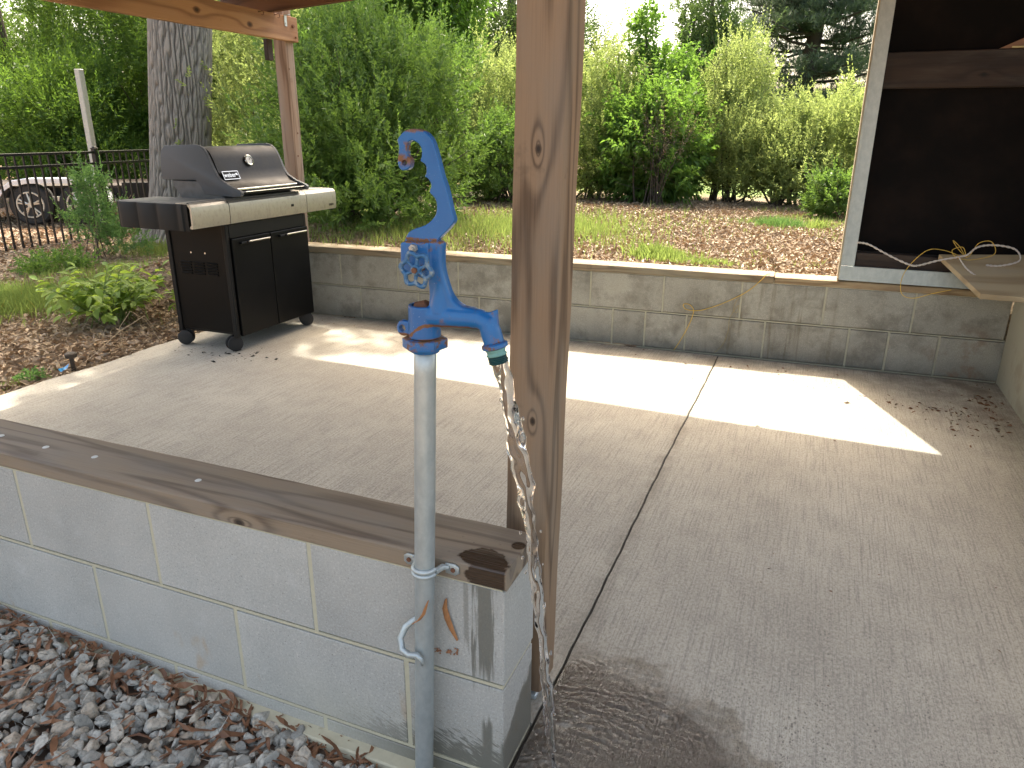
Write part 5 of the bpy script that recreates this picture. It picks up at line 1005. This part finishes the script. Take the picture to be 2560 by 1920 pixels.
V, Fc, a = multi([litter(60, .95, 2.5, .12, .05, .008, .03), litter(60, 1.12, 2.38, .1, .12, .008, .03), litter(70, 1.22, 2.65, .04, .18, .01, .04), litter(60, .5, 2.75, .5, .12, .006, .02), litter(22, -.8, 1.6, 1.1, .7, .004, .015), litter(26, .7, .9, .35, .6, .004, .017), litter(40, -1.9, 2.7, .5, .08, .005, .02)])
fast('slab_litter', V, Fc, L_STRAW, None, a, label='dark dead leaf scraps lying on the slab', kind='stuff')
V, Fc, a = multi([litter(26, -2.38, 1.93, .10, .05, .012, .035), litter(14, -2.6, 1.9, .1, .04, .01, .025), litter(12, -2.3, 2.0, .05, .05, .01, .02)]); V[:, 2] += .001
fast('burnt_flakes', V, Fc, BLACKM, None, a, label='black burnt flakes on the slab under the grill', kind='stuff')
for (x, y, l_, lb) in ((.28, 1.98, .022, 'tan scrap of leaf lying in the sunlit patch nearest the joint'), (.62, 2.42, .03, 'tan scrap of leaf lying at the far right of the sunlit patch')):
    V, Fc, a = leaves(np.array([[x, y, .003], [x + .006, y + .004, .004]]), nrmz(np.array([[1, .3, .15], [-.4, 1, .1]])), np.array([l_, l_ * .7]), np.array([l_ * .4, l_ * .3]), np.array([.5, .9])); fast('leaf_scrap', V, Fc, L_DRY, None, a, label=lb, category='leaf') if False else tag(fast('leaf_scrap', V, Fc, L_DRY, None, a), label=lb, cat='leaf')

# ------------------------------------------------------------------ plank, wires and box at the right
pk_ = thing('plank', 'pale rough plank lying askew on the cream wall', 'plank', (1.3, 2.9, .452))
mk('plank_board', [(lambda V, Fc: ([(x, y, z + max(0, (y - 2.74)) * .50 - .001) for x, y, z in V], Fc))(*extr([(.955, 2.99), (1.108, 2.735), (1.62, 2.70), (1.62, 3.05)], .4545, .478, 'z', .001))][0], PLY, pk_)

def wirepath(P, n=8):
    P = [np.array(p, float) for p in P]; out = []
    for i in range(len(P) - 1):
        p0 = P[max(i - 1, 0)]; p1 = P[i]; p2 = P[i + 1]; p3 = P[min(i + 2, len(P) - 1)]
        for j in range(n): t = j / n; out.append(.5 * ((2 * p1) + (-p0 + p2) * t + (2 * p0 - 5 * p1 + 4 * p2 - p3) * t * t + (-p0 + 3 * p1 - 3 * p2 + p3) * t ** 3))
    out.append(P[-1]); return out
WW = simple('white_wire', (.62, .56, .5), .5, 0, .15, 200); YW = simple('yellow_wire', (.70, .45, .07), .5, 0, .15, 200)
def twist(P, r, pitch):
    Q = wirepath(P, 14); out = []
    for ph in (0, math.pi): out.append(tube([q + np.array([0, r * math.cos(i * pitch + ph), r * math.sin(i * pitch + ph)]) for i, q in enumerate(Q)], r * .95, 5))
    return cat(*out)
tag(mk('white_wire', twist([(.598, 3.0, .635), (.65, 2.97, .632), (.74, 2.95, .59), (.83, 2.93, .555), (.87, 2.93, .553), (.95, 2.94, .580), (1.03, 2.95, .60), (1.06, 2.93, .615), (1.10, 2.95, .65), (1.17, 2.97, .66), (1.25, 2.97, .645), (1.27, 2.95, .60), (1.20, 2.93, .575), (1.14, 2.92, .575)], .0028, .9), WW, smooth=True), label='twisted white wire looping from the jamb to the plank', cat='wire')
tag(mk('white_wire', twist([(1.03, 2.93, .60), (1.06, 2.88, .56), (1.12, 2.85, .52), (1.18, 2.82, .49), (1.26, 2.80, .482), (1.35, 2.82, .482)], .0024, .9), WW, smooth=True), label='short white wire lying across the plank top', cat='wire')
tag(mk('yellow_wire', tube(wirepath([(1.04, 2.99, .60), (.97, 2.96, .625), (.90, 2.94, .625), (.84, 2.93, .56), (.81, 2.91, .49), (.82, 2.90, .42), (.87, 2.89, .405), (.95, 2.89, .435), (1.02, 2.90, .455)]), .0016, 5), YW, smooth=True), label='yellow wire loop hanging below the metal track', cat='wire')
tag(mk('yellow_wire', tube(wirepath([(1.06, 2.97, .60), (1.02, 2.97, .64), (1.0, 2.98, .67), (1.03, 2.98, .645), (1.07, 2.97, .60), (1.10, 2.96, .665), (1.15, 2.96, .675), (1.17, 2.96, .62), (1.08, 2.95, .59), (1.02, 2.95, .60), (1.0, 2.95, .63), (1.04, 2.95, .645), (1.06, 2.94, .60)]), .0015, 5), YW, smooth=True), label='tangled yellow wire beside the clear box on the plank', cat='wire')
def FWp(x, z, o=-.006): return (x, fw(x) + o, z)
tag(mk('yellow_wire', tube(wirepath([(.215, 3.0, .452), (.20, 2.968, .452), FWp(.18, .425, -.02), FWp(.12, .36), FWp(.03, .30), FWp(-.06, .255), FWp(-.13, .232), FWp(-.19, .235), FWp(-.205, .26), FWp(-.175, .262), FWp(-.15, .235), FWp(-.155, .19), FWp(-.175, .13), FWp(-.21, .05), FWp(-.235, .004, -.02)]), .0020, 5), YW, smooth=True), label='thin yellow wire draped down the far wall ending in a loop', cat='wire')
tag(mk('yellow_wire', tube(wirepath([FWp(.10, .34), FWp(.07, .31), FWp(.055, .255), FWp(.075, .24), FWp(.08, .28), FWp(.06, .25), FWp(.04, .2), FWp(.04, .14), FWp(.02, .06), FWp(-.02, .01, -.02)]), .0011, 5), simple('faded_wire', (.34, .26, .10), .6), smooth=True), label='faint wire strand hanging down the far wall above the joint', cat='wire')
bx = thing('junction_box', 'cloudy plastic junction box sitting among wires on the plank', 'box', (1.12, 3.0, .475))
BOXM = simple('cloudy_plastic', (.30, .28, .24), .4, 0, .4, 60, .1)
mk('box_body', box(1.085, 1.18, 2.99, 3.04, .4755, .56, .008, 2), BOXM, bx); mk('box_lid', box(1.095, 1.17, 2.984, 2.9895, .487, .55, .003), BOXM, bx); mk('conduit', tube([(1.18, 3.015, .51), (1.30, 3.02, .515), (1.45, 3.03, .52)], [.022, .022, .022], 14), GALV, bx, smooth=True)
